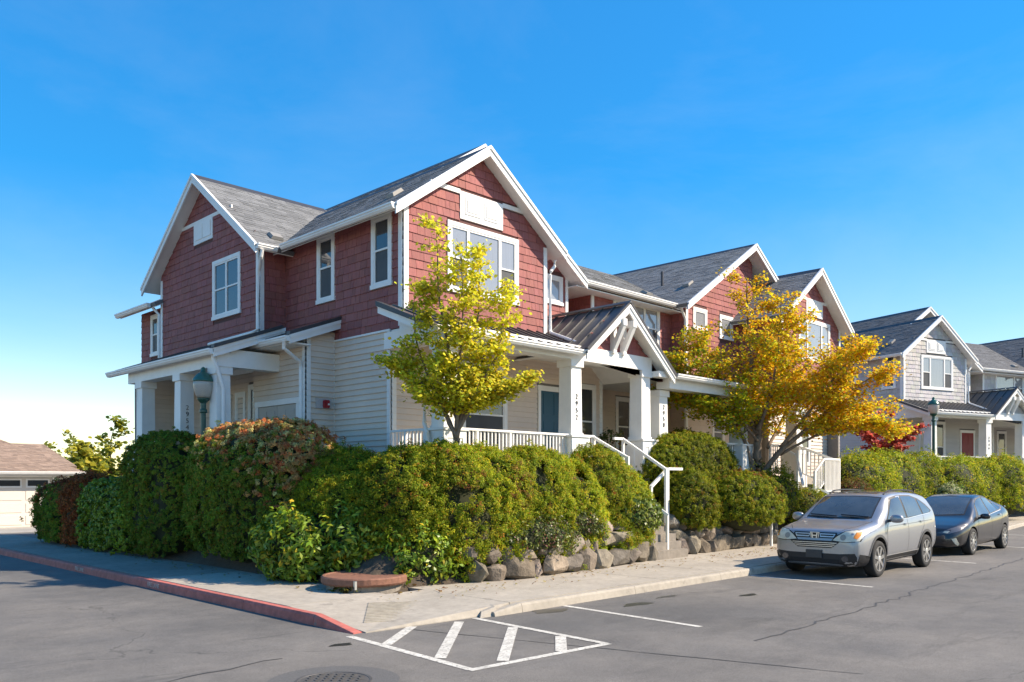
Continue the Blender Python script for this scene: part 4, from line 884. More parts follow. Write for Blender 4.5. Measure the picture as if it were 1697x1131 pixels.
shrub('russet_shrub', 'big clipped shrub turning russet on top in front of the street lamp', [(8.4, 15.4, 1.55, 1.02, 2.0, 1.48)], OLV, .048, 190, 28, 3.0, seed=6, tuft=.05, bump=.055,
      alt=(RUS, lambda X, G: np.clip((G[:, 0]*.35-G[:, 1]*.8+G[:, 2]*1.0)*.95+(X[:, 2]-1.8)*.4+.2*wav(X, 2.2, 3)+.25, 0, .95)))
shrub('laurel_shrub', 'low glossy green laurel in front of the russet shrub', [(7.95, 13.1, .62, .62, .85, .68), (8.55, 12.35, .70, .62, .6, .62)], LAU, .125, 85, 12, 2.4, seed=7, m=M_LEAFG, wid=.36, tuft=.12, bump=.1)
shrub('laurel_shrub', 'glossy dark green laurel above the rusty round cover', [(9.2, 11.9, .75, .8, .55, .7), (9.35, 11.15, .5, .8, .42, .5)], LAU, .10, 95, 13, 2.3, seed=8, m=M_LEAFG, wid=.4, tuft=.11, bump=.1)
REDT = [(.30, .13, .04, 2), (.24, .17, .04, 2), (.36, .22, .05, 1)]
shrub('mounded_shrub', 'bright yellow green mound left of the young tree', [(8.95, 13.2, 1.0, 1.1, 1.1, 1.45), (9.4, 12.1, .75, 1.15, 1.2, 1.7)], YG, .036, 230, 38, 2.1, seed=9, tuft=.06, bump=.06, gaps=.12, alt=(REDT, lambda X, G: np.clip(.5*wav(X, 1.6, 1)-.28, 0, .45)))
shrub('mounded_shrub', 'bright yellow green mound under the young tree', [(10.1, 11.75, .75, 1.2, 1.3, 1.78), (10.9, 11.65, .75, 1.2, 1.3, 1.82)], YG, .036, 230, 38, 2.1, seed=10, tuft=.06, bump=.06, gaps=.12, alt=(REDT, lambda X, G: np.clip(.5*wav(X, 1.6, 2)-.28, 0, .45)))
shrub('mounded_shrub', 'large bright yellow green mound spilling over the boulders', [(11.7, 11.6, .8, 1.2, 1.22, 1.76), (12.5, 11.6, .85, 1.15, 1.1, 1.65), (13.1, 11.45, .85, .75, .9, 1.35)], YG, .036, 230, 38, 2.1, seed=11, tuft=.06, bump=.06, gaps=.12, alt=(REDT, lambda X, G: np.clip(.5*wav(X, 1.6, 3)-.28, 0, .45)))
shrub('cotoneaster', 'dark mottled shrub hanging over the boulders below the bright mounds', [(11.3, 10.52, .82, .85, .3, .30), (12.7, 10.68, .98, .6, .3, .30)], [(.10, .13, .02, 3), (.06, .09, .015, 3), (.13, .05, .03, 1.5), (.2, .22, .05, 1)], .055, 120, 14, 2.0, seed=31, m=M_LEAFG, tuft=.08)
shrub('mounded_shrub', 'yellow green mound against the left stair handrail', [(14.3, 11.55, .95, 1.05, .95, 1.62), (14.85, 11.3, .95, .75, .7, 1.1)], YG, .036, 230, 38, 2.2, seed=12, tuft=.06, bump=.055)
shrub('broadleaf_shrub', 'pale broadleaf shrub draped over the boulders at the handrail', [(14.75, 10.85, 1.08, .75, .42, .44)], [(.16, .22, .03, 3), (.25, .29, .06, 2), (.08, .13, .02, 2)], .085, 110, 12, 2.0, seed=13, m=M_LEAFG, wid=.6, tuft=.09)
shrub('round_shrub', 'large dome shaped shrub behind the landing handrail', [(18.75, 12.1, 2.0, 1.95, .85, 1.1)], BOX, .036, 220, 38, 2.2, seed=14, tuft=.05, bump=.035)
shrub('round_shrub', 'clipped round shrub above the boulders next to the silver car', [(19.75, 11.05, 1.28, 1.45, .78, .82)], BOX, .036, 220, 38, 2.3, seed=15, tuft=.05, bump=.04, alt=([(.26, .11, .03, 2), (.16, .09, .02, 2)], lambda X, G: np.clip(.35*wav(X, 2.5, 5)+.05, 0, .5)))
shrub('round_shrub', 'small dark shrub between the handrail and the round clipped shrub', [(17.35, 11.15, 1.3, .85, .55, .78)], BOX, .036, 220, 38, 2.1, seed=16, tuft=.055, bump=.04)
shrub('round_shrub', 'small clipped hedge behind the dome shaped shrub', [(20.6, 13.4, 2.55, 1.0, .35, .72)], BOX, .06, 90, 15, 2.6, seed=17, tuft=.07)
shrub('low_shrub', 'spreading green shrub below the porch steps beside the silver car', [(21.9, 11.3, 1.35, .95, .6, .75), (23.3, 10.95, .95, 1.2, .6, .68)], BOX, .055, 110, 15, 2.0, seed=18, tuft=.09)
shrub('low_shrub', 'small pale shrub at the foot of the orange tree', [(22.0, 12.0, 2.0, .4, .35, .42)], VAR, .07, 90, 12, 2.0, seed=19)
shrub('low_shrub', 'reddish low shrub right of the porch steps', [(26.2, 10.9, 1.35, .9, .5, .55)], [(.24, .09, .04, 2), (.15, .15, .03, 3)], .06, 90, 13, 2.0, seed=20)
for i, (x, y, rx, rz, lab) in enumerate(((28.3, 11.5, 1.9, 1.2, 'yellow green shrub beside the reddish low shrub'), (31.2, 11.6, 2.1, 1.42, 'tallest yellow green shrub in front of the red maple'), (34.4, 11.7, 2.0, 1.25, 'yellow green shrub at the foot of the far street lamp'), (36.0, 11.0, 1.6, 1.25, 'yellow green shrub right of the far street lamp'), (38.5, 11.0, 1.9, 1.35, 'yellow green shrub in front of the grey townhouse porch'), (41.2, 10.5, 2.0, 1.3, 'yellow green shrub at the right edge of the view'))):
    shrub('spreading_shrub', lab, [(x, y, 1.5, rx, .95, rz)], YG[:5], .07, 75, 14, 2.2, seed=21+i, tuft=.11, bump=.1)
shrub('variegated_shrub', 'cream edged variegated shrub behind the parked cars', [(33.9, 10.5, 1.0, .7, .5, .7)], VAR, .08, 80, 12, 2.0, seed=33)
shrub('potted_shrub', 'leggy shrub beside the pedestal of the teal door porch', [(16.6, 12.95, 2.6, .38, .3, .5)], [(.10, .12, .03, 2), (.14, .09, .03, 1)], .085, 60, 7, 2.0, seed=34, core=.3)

# ---- trees
def tree(name, label, base, leaders, twigs_per, twig_len, leaf, pal_fn, trunk_r, per_twig, seed, droop=.12, sub=3, cat='tree', spread=.06, tr_top=None, zmin=0.0, flat=.75):
    rs = random.Random(seed); np.random.seed(seed); e = empty(name, base, 0, label, cat)
    wood = MB(); P, N, T = [], [], []
    for li, (pts, r0) in enumerate(leaders):
        pts = [Vector(p) for p in pts]
        # smooth polyline
        fine = []
        for i in range(len(pts)-1):
            p0, p1, p2, p3 = pts[max(i-1, 0)], pts[i], pts[i+1], pts[min(i+2, len(pts)-1)]
            for k in range(6):
                t = k/6; fine.append(.5*((2*p1)+(p2-p0)*t+(2*p0-5*p1+4*p2-p3)*t*t+(3*p1-p0-3*p2+p3)*t**3))
        fine.append(pts[-1]); n = len(fine)
        fine = [p+Vector((rs.uniform(-1, 1), rs.uniform(-1, 1), 0))*.012*min(i, 6)/6*2 for i, p in enumerate(fine)]
        wood.tube(fine, [max(r0*(1-.93*(i/(n-1))**.8), .006) for i in range(n)], 7)
        for k in range(twigs_per):
            f = .24+.76*((k+rs.random())/twigs_per); i = min(int(f*(n-1)), n-1); p = fine[i]
            if p.z < zmin: continue
            dirn = (fine[min(i+1, n-1)]-fine[max(i-1, 0)]).normalized(); a = rs.uniform(0, 6.283)
            out = Vector((math.cos(a), math.sin(a), 0)); out = (out+Vector((dirn.x, dirn.y, 0))*.7); out.normalize()
            ln = twig_len*rs.uniform(.5, 1.2)*(1.05-.55*f); d = (out+Vector((0, 0, rs.uniform(.05, .55)))+dirn*.35).normalized()
            tw = [p+d*ln*t+Vector((0, 0, -droop*ln*t*t)) for t in (0, .25, .5, .75, 1)]
            wood.tube(tw, [max(.011*(1-t*.7)*min(1.5, ln), .0035) for t in (0, .25, .5, .75, 1)], 4, cap=False)
            brs = [(tw, ln)]
            for s_ in range(sub):
                t0 = rs.uniform(.25, .9); q = p+d*ln*t0+Vector((0, 0, -droop*ln*t0*t0)); d2 = (d+Vector((rs.uniform(-1, 1), rs.uniform(-1, 1), rs.uniform(-.25, .45)))*.8).normalized(); l2 = ln*rs.uniform(.3, .55)
                t2 = [q+d2*l2*t for t in (0, .33, .66, 1)]; wood.tube(t2, [.005, .004, .0035, .003], 3, cap=False); brs.append((t2, l2))
            for pl_, l_ in brs:
                m_ = max(int(per_twig*l_/twig_len), 4)
                for _ in range(m_):
                    t = rs.uniform(.12, 1.03); i0 = min(int(t*(len(pl_)-1)), len(pl_)-2); q = pl_[i0].lerp(pl_[i0+1], t*(len(pl_)-1)-i0)
                    o = Vector((rs.gauss(0, 1), rs.gauss(0, 1), rs.gauss(0, .55))); P.append(q+o*spread); N.append(Vector((rs.gauss(0, flat), rs.gauss(0, flat), 1)) + Vector((.25, -.25, 0))*rs.random()); T.append(o)
    wood.build('trunk', M_BARK, e, smooth=True)
    P = np.array([tuple(p) for p in P]); N = np.array([tuple(p) for p in N]); n = len(P)
    C = pal_fn(P)
    leaf_obj('crown', e, P, N, leaf*np.random.uniform(.65, 1.25, n), C, M_LEAF, nv=6, wid=.95, fold=.08)
    return e
def mixpal(f, a, b):
    n = len(f); ca, cb = pick(a, n), pick(b, n); q = (np.random.rand(n) < f)[:, None]; return np.where(q, cb, ca)
GRN = [(0.550, 0.518, 0.056, 3), (0.800, 0.622, 0.077, 2), (0.380, 0.388, 0.055, 2)]
YEL = [(0.800, 0.720, 0.063, 3), (0.800, 0.762, 0.080, 2), (0.605, 0.637, 0.063, 2), (0.800, 0.573, 0.063, 0.7)]
ORA = [(0.760, 0.504, 0.034, 3), (0.760, 0.354, 0.028, 2), (0.760, 0.634, 0.048, 2), (0.712, 0.560, 0.037, 1.5), (0.587, 0.224, 0.037, 0.5)]
t1 = Vector((10.2, 11.55, 1.3))
tr1 = [([t1, t1+Vector((0.000, 0.000, .9)), t1+Vector((0.014, 0.014, 1.6)), t1+Vector((-0.086, 0.072, 2.7)), t1+Vector((-0.252, 0.180, 4.0)), t1+Vector((-0.302, 0.216, 5.35))], .085),
       ([t1+Vector((0.000, 0.000, 1.35)), t1+Vector((0.158, -0.108, 2.2)), t1+Vector((0.274, -0.252, 3.4)), t1+Vector((0.324, -0.302, 4.9))], .055),
       ([t1+Vector((0.000, 0.000, 1.4)), t1+Vector((-0.216, 0.216, 2.0)), t1+Vector((-0.504, 0.504, 3.1)), t1+Vector((-0.576, 0.540, 4.2))], .045),
       ([t1+Vector((0.000, 0.000, 1.45)), t1+Vector((0.252, -0.252, 2.1)), t1+Vector((0.540, -0.540, 3.0)), t1+Vector((0.684, -0.648, 4.1))], .045),
       ([t1+Vector((0.000, 0.000, 1.3)), t1+Vector((-0.144, 0.180, 1.9)), t1+Vector((-0.576, 0.540, 2.5)), t1+Vector((-0.900, 0.792, 2.75))], .035),
       ([t1+Vector((0.000, 0.000, 1.5)), t1+Vector((0.216, -0.216, 1.95)), t1+Vector((0.576, -0.540, 2.2)), t1+Vector((0.900, -0.864, 2.45))], .035),
       ([t1+Vector((0.000, 0.000, 1.5)), t1+Vector((-0.072, -0.144, 2.2)), t1+Vector((-0.144, -0.324, 3.4)), t1+Vector((-0.180, -0.360, 4.7))], .045)]
tree('young_tree', 'slender young tree with yellow green leaves in front of the porch', tuple(t1), tr1, 36, .64, .066, lambda P: mixpal(np.clip((P[:, 2]-3.4)/2.4*.5+.42+.28*wav(P, 2.2, 4), 0.05, .9), GRN, YEL), .1, 44, 3, spread=.08, sub=4, zmin=3.0)
t2_ = Vector((21.75, 11.75, 1.6)); rr = Vector((math.sin(YAW), -math.cos(YAW), 0)); ff = Vector((math.cos(YAW), math.sin(YAW), 0))
def q2(l, f, z): return t2_+rr*l+ff*f+Vector((0, 0, z))
tr2 = [([q2(0, 0, 0), q2(.0, 0, .9), q2(.05, .1, 1.8), q2(-.1, .1, 3.2), q2(-.25, 0, 4.8), q2(-.3, .1, 6.1)], .17),
       ([q2(.05, 0, .3), q2(.6, -.2, 1.1), q2(1.5, -.4, 1.9), q2(2.4, -.5, 2.7), q2(3.1, -.6, 3.2)], .10),
       ([q2(.05, 0, .2), q2(.5, .2, .9), q2(1.3, .2, 1.6), q2(2.4, .2, 2.1), q2(3.3, .2, 2.3)], .08),
       ([q2(0, 0, .3), q2(-.4, -.1, 1.4), q2(-.9, -.3, 2.3), q2(-1.8, -.4, 3.1), q2(-2.3, -.5, 3.7)], .075),
       ([q2(0, 0, 1.6), q2(.5, .3, 2.6), q2(1.0, .5, 3.8), q2(1.3, .5, 5.0)], .075),
       ([q2(0, 0, 1.7), q2(.2, -.5, 2.6), q2(.3, -.9, 3.8), q2(.35, -1.0, 5.2)], .07),
       ([q2(0, 0, 1.6), q2(-.6, .4, 2.7), q2(-1.2, .6, 3.6), q2(-1.5, .7, 4.5)], .065),
       ([q2(.6, -.2, 1.2), q2(1.4, -.8, 2.4), q2(2.0, -1.0, 3.3), q2(2.7, -1.2, 3.9)], .06),
       ([q2(0, 0, 1.4), q2(-.7, -.4, 2.0), q2(-1.6, -.6, 2.35), q2(-2.7, -.7, 2.6)], .05),
       ([q2(.3, 0, 1.2), q2(1.2, .9, 2.4), q2(2.1, 1.2, 3.4), q2(2.8, 1.3, 4.0)], .055),
       ([q2(.6, -.1, 1.0), q2(1.9, -.5, 1.7), q2(2.7, -.8, 1.75), q2(3.3, -.9, 1.5)], .05)]
def pal2(P):
    l = (P-np.array(t2_))@np.array(rr); z = P[:, 2]-t2_.z
    return mixpal(np.clip(.62+.13*l+.14*(z-2.6)+.22*wav(P, 1.5, 8), .03, .97), [(.42, .48, .03, 3), (.30, .40, .03, 2), (.62, .56, .04, 2)], ORA)
tree('autumn_tree', 'spreading multi stemmed tree with orange and gold leaves behind the silver car', tuple(t2_), tr2, 42, 1.35, .075, pal2,   .17, 54, 5, spread=.095, sub=5, droop=.2, zmin=3.0)
t3 = Vector((35.0, 13.2, 1.9)); tr3 = [([t3, t3+Vector((0, 0, 1.0)), t3+Vector((0, .1, 2.0)), t3+Vector((.1, 0, 2.9))], .06)]+[([t3+Vector((0, 0, .8)), t3+Vector((math.cos(a)*.6, math.sin(a)*.6, 1.6)), t3+Vector((math.cos(a)*1.15, math.sin(a)*1.15, 2.1))], .03) for a in (0.3, 1.5, 2.7, 3.9, 5.1)]
tree('red_maple', 'small red leaved maple beside the grey townhouse porch', tuple(t3), tr3, 16, .7, .11, lambda P: pick([(.62, .12, .09, 3), (.70, .22, .16, 2), (.42, .06, .05, 2)], len(P)), .06, 40, 9, spread=.07)
BGT = [(0.422, 0.403, 0.053, 3), (0.269, 0.288, 0.044, 3), (0.634, 0.557, 0.088, 2), (0.154, 0.192, 0.035, 2)]
def bg_tree(x, y, h, w, seed, label, leaf=.2, per=26, nl=5):
    b = Vector((x, y, 0)); rs2 = random.Random(seed); L_ = [([b, b+Vector((0, 0, h*.35)), b+Vector((rs2.uniform(-.3, .3), 0, h*.7)), b+Vector((rs2.uniform(-.4, .4), 0, h))], .09)]
    for k in range(nl):
        a = rs2.uniform(0, 6.28); c = Vector((math.cos(a), math.sin(a), 0)); L_.append(([b+Vector((0, 0, h*.15)), b+c*w*.5+Vector((0, 0, h*rs2.uniform(.35, .5))), b+c*w+Vector((0, 0, h*rs2.uniform(.5, .9)))], .05))
    return tree('background_tree', label, tuple(b), L_, 16, w*.55, leaf, lambda P: pick(BGT, len(P)), .08, per, seed, spread=.14, sub=2)
bg_tree(15.4, 42.7, 4.9, 2.3, 21, 'rounded yellow green tree seen left of the side porch', per=44, nl=8)
bg_tree(14.2, 44.5, 4.2, 1.5, 22, 'sparse yellow tree between the garage and the rounded tree', per=12)
bg_tree(12.9, 41.0, 3.6, 1.3, 23, 'sparse large leaved tree next to the garage roof', leaf=.3, per=9)
bg_tree(8.0, 47.0, 4.7, 1.3, 24, 'small tree rising behind the garage roof', leaf=.3, per=10)
shrub('background_shrub', 'yellow green thicket behind the clipped hedge', [(14.0, 37.0, .9, 1.8, 1.2, 1.0), (16.2, 37.8, 1.0, 1.8, 1.2, 1.2)], BGT, .14, 30, 12, 2.0, seed=41, tuft=.2, bump=.2, core=.8)

# fallen leaves
np.random.seed(3); n = 420
FP = np.stack([np.random.uniform(7.4, 30, n), np.zeros(n), np.zeros(n)], 1); FP[:, 1] = 10.35-np.abs(np.random.normal(0, .55, n)); FP[:, 2] = np.where(FP[:, 1] > 8.47, .155, .012)
sel = FP[:, 1] > 7.6; FP = FP[sel]
k2 = 160; FQ = np.stack([7.55-np.abs(np.random.normal(0, .3, k2)), np.random.uniform(11, 24, k2), np.full(k2, .158)], 1); FP = np.concatenate([FP, FQ]); n = len(FP)
fe = leaf_obj('fallen_leaves', None, FP, np.tile([0, 0, 1.0], (n, 1))+np.random.normal(size=(n, 3))*.2, np.random.uniform(.03, .07, n), pick([(.30, .20, .06, 3), (.22, .10, .04, 2), (.35, .3, .1, 1)], n), M_LEAF, nv=6, wid=.7); fe['kind'] = 'stuff'
# weeds and moss along the bed edge
n = 1500; FP = np.stack([np.random.uniform(7.3, 9.3, n), np.random.normal(11.05, .13, n), np.random.uniform(.14, .24, n)], 1)
wd = leaf_obj('weeds', None, FP, np.random.normal(size=(n, 3)), np.random.uniform(.03, .08, n), pick([(.10, .12, .02, 2), (.16, .14, .03, 2), (.12, .07, .03, 2)], n), M_LEAF); wd['kind'] = 'stuff'

# ------------------------------------------------------------------ small street things
e = empty('access_cover', (7.95, 11.25, .14), 0, 'low round concrete riser with a rusty lid at the pavement corner', 'manhole')
mb = MB(); mb.lathe((7.95, 11.25, .05), [(.60, 0), (.60, .17), (.58, .18)], 36); mb.build('concrete_ring', M_CONCD, e)
mb = MB(); mb.lathe((7.95, 11.25, .232), [(.67, 0), (.69, .03), (.69, .11), (.665, .13), (.63, .13), (.62, .118)], 40); ld = mb.build('lid', M_RUST, e)
mb = MB(); mb.box(7.42, 7.46, 10.75, 10.79, .2, .33); mb.build('hasp', mat('zinc', (.5, .5, .48), .4, metal=.8), e)
mc = empty('manhole_cover', (4.42, 6.75, 0), 0, 'round cast iron manhole cover in the asphalt at the bottom edge', 'manhole')
mb = MB(); mb.lathe((4.42, 6.75, -.03), [(.36, 0), (.36, .036), (.335, .036), (.33, .03)], 40); mb.build('frame_ring', mat('cast_iron', (.10, .095, .09), .6, metal=.4, noise=.3, nscale=20), mc)
mb = MB(); mb.lathe((4.42, 6.75, -.03), [(.325, 0), (.325, .034)], 40); mb.build('cover', mat('cast_iron2', (.12, .11, .10), .6, metal=.4, noise=.3, nscale=20), mc)
mb = MB()
for i in range(-5, 6):
    for j in range(-5, 6):
        x, y = i*.056, j*.056
        if x*x+y*y < .29**2 and (i+j) % 2 == 0: mb.box(4.42+x-.024, 4.42+x+.024, 6.75+y-.016, 6.75+y+.016, .0045, .010)
mb.build('cover_studs', MATS['cast_iron'], mc, kind='stuff')
paint_poly([(4.42+.62*math.cos(a), 6.75+.62*math.sin(a)) for a in np.linspace(0, 6.283, 33)[:-1]], z=.0022, name='asphalt_patch', m=mat('asphalt_patch', (.105, .102, .098), .9, noise=.2, nscale=40, bump=.4, bscale=170))
def street_lamp(x, y, z0, H, label):
    e = empty('street_lamp', (x, y, z0), 0, label, 'street lamp', 'green street lamps'); s = .5
    mb = MB(); mb.lathe((x, y, z0), [(.20, 0), (.20, .12), (.14, .2), (.11, .55), (.075, .7), (.06, .9), (.055, H-1.0), (.085, H-.98), (.085, H-.93), (.06, H-.9), (.06, H-.78), (.10, H-.74), (.13, H-.70), (.135, H-.665)], 20); mb.build('post', M_GREENM, e, smooth=False)
    mb = MB(); mb.lathe((x, y, z0+H-.66), [(.12, 0), (.155, .05), (.195, .16), (.215, .27), (.212, .34), (.20, .36)], 28)
    gl = bpy.data.materials.get('lamp_glass')
    if not gl:
        gl = mat('lamp_glass', (.62, .58, .52), .18, spec=.6, noise=.12, nscale=40, stretch=(1, 1, 3), transl=.35)
    mb.build('globe', gl, e, smooth=True)
    mb = MB(); mb.lathe((x, y, z0+H-.305), [(.225, 0), (.23, .02), (.215, .05), (.19, .10), (.13, .17), (.085, .20), (.06, .22), (.05, .26), (.055, .29), (.02, .325)], 28); mb.build('cap', mat('green_cap', (.012, .11, .085), .3), e, smooth=True)
    return e
street_lamp(8.30, 17.80, .14, 4.22, 'green street lamp with a glass globe above the russet shrub')
street_lamp(36.7, 11.9, 1.3, 3.98, 'green street lamp with a glass globe in front of the grey townhouse')
al = empty('fire_alarm', (10.42, 16.30, 3.58), 0, 'red fire alarm horn on the beige siding of the townhouse', 'fire alarm')
mb = MB(); mb.box(10.20, 10.60, 16.272, 16.295, 3.50, 3.73); mb.build('backing_plate', mat('pale_plate', (.5, .46, .44), .6), al)
mb = MB(); mb.prism([(10.44+dx, 16.272, 3.60+dz) for dx, dz in ((-.07, -.07), (-.05, -.09), (.05, -.09), (.07, -.07), (.07, .07), (.05, .09), (-.05, .09), (-.07, .07))], (0, -.075, 0)); recalc(mb.build('horn', M_RED, al))
mb = MB(); mb.prism([(10.44+dx, 16.197, 3.60+dz) for dx, dz in ((-.05, -.065), (.05, -.065), (.05, .065), (-.05, .065))], (0, -.02, 0)); recalc(mb.build('horn_face', M_RED, al))
mb = MB(); mb.box(10.445, 10.475, 16.15, 16.176, 3.57, 3.61); mb.build('strobe', mat('clear_lens', (.8, .75, .7), .2), al)
# porch chairs
def chair(x, y, rz, label):
    e = empty('patio_chair', (x, y, 2.0), rz, label, 'chair'); g = mat('chair_metal', (.12, .12, .12), .4, metal=.5)
    def pt(mb, nm): o = mb.build(nm, g, None, org=(0, 0, 0)); o.parent = e
    mb = MB(); mb.box(-.26, .26, -.24, .26, .42, .45); pt(mb, 'seat')
    mb = MB(); mb.tube([(-.26, .26, .45), (-.26, .33, .98), (.26, .33, .98), (.26, .26, .45)], .016, 6); pt(mb, 'back_frame')
    mb = MB(); mb.box(-.24, .24, .285, .30, .55, .95); pt(mb, 'back_panel')
    for a in (-.24, .24):
        for b in (-.22, .24): mb = MB(); mb.tube([(a, b, 0), (a, b, .42)], .014, 6); pt(mb, 'leg')
chair(13.0, 13.3, R(180), 'dark metal porch chair in front of the large porch window')
mb = MB(); mb.lathe((14.1, 13.2, 2.0), [(.28, 0), (.05, .03), (.03, .05), (.03, .46), (.34, .48), (.34, .51)], 20); tag(mb.build('patio_table', mat('chair_metal', (.12, .12, .12), .4)), 'small round dark table on the porch near the teal door', 'table')

# ------------------------------------------------------------------ garage far left
ORGG = (8.0, 37.2, 0); ge = empty('garage', ORGG, 0, 'beige garage with a white panelled door and brown hip roof at the left edge', 'garage')
gpal = dict(sh=M_CLAP, clap=mat('garage_siding', (.46, .42, .37), .7, attr='tint'), roof=M_ROOFB, sheath=M_SHEATHB, sheathc=M_SHEATHB)
g = House(ge, gpal, ORGG)
FG = FY(3.0, 37.3); g.wall(FG, 8.65, 0, 2.25, 'clap', [(2.9, 8.15, 0, 2.05)], name='front_wall'); g.wall(FX(3.0, 44), 6.7, 0, 2.25, 'clap'); g.wall(FXp(11.65, 37.3), 6.7, 0, 2.25, 'clap')
g.board(FG, 8.53, 8.65, 0, 2.2); g.board(FG, 8.02, 8.15, 0, 2.06, 0, .05, 'door_jamb'); g.board(FG, 2.9, 8.01, 1.98, 2.12, 0, .05, 'door_head')
mb = MB(); FG.box(mb, 2.9, 8.0, 0, 1.96, 0, .015); gd = recalc(g.B(mb, 'garage_door', mat('garage_door_paint', (.66, .60, .53), .5)))
for r_ in range(4):
    for c_ in range(5):
        u = 2.95+c_*1.01; z = .04+r_*.49; m_ = MB()
        FG.box(m_, u+.06, u+.92, z+.06, z+.42, .015, .032)
        if r_ < 3: recalc(g.B(m_, 'door_panel', MATS['garage_door_paint'], gd))
        else:
            recalc(g.B(m_, 'window_frame', M_WHITE, gd)); m_ = MB(); FG.box(m_, u+.12, u+.86, z+.13, z+.36, .033, .037); recalc(g.B(m_, 'door_window', M_PANE, gd))
g.slab((2.4, 36.75, 2.2), (12.1, 36.75, 2.2), (9.0, 40.6, 4.0), (5.4, 40.6, 4.0))
g.slab((4.0, 37.6, 2.55), (12.05, 37.6, 2.45), (11.35, 39.6, 3.42), (4.0, 39.6, 3.42)); g.slab((4.0, 44.2, 2.2), (12.0, 44.2, 2.2), (11.35, 39.6, 3.42), (4.0, 39.6, 3.42))
g.gutter((2.4, 36.75, 2.22), (12.1, 36.75, 2.22), (0, -1, 0)); m_ = MB(); m_.box(2.5, 12.0, 36.8, 37.3, 2.05, 2.08); g.B(m_, 'eave_soffit', M_WHITE)
m_ = MB(); m_.box(3.2, 11.5, 37.5, 43.8, .0, 2.1); g.B(m_, 'interior_core', M_SHEATHB); g.finish()
mb = MB(); mb.box(2, 13, 33.6, 37.25, -.02, .012); mb.build('driveway', mat('pale_driveway', (.33, .31, .28), .9, noise=.15, nscale=6, noise2=.15), kind='structure')
# low hills on the horizon, distance haze put into their bluish colour
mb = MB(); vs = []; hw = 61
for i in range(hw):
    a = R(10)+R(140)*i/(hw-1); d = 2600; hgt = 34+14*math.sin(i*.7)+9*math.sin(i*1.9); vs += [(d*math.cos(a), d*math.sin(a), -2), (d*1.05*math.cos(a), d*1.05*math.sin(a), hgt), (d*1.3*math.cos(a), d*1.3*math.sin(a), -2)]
mb.add(vs, [(3*i+k, 3*i+3+k, 3*i+4+k, 3*i+1+k) for i in range(hw-1) for k in (0, 1)]); mb.build('hills', mat('hazy_far_hills', (.20, .27, .34), .95, noise=.2, nscale=.01), kind='structure', smooth=True)

# ------------------------------------------------------------------ cars
M_SILVER = mat('silver_paint', (.33, .34, .36), .36, metal=.6, coat=.6)
M_GREYCAR = mat('graphite_paint', (.03, .03, .033), .3, metal=.5, coat=.8)
M_PLASTIC = mat('black_plastic', (.016, .016, .018), .55)
M_GLASSCAR = mat('car_glass', (.06, .066, .066), .04, spec=.7, ior=1.55, coat=.4, noise=.35, nscale=2.2)
M_CHROME = mat('chrome', (.70, .69, .67), .32, metal=.7)
M_LENS = mat('headlight_lens', (.66, .62, .50), .22, spec=.4, coat=.25, noise=.15, nscale=14)
M_BULB = mat('headlight_reflector', (.30, .29, .26), .25, spec=.4)
M_AMBER = mat('amber_lens', (.75, .24, .02), .2, coat=.8)
M_TYRE = mat('tyre_rubber', (.018, .018, .018), .85, noise=.2)
M_ALLOY = mat('alloy', (.55, .55, .55), .28, metal=.9)
M_SEAM = mat('panel_gap', (.01, .01, .01), .8)
M_PLATE = mat('blank_plate', (.045, .047, .05), .5)
def ev_mesh(o, name):
    dg = bpy.context.evaluated_depsgraph_get(); me = bpy.data.meshes.new_from_object(o.evaluated_get(dg)); me.name = name; return me
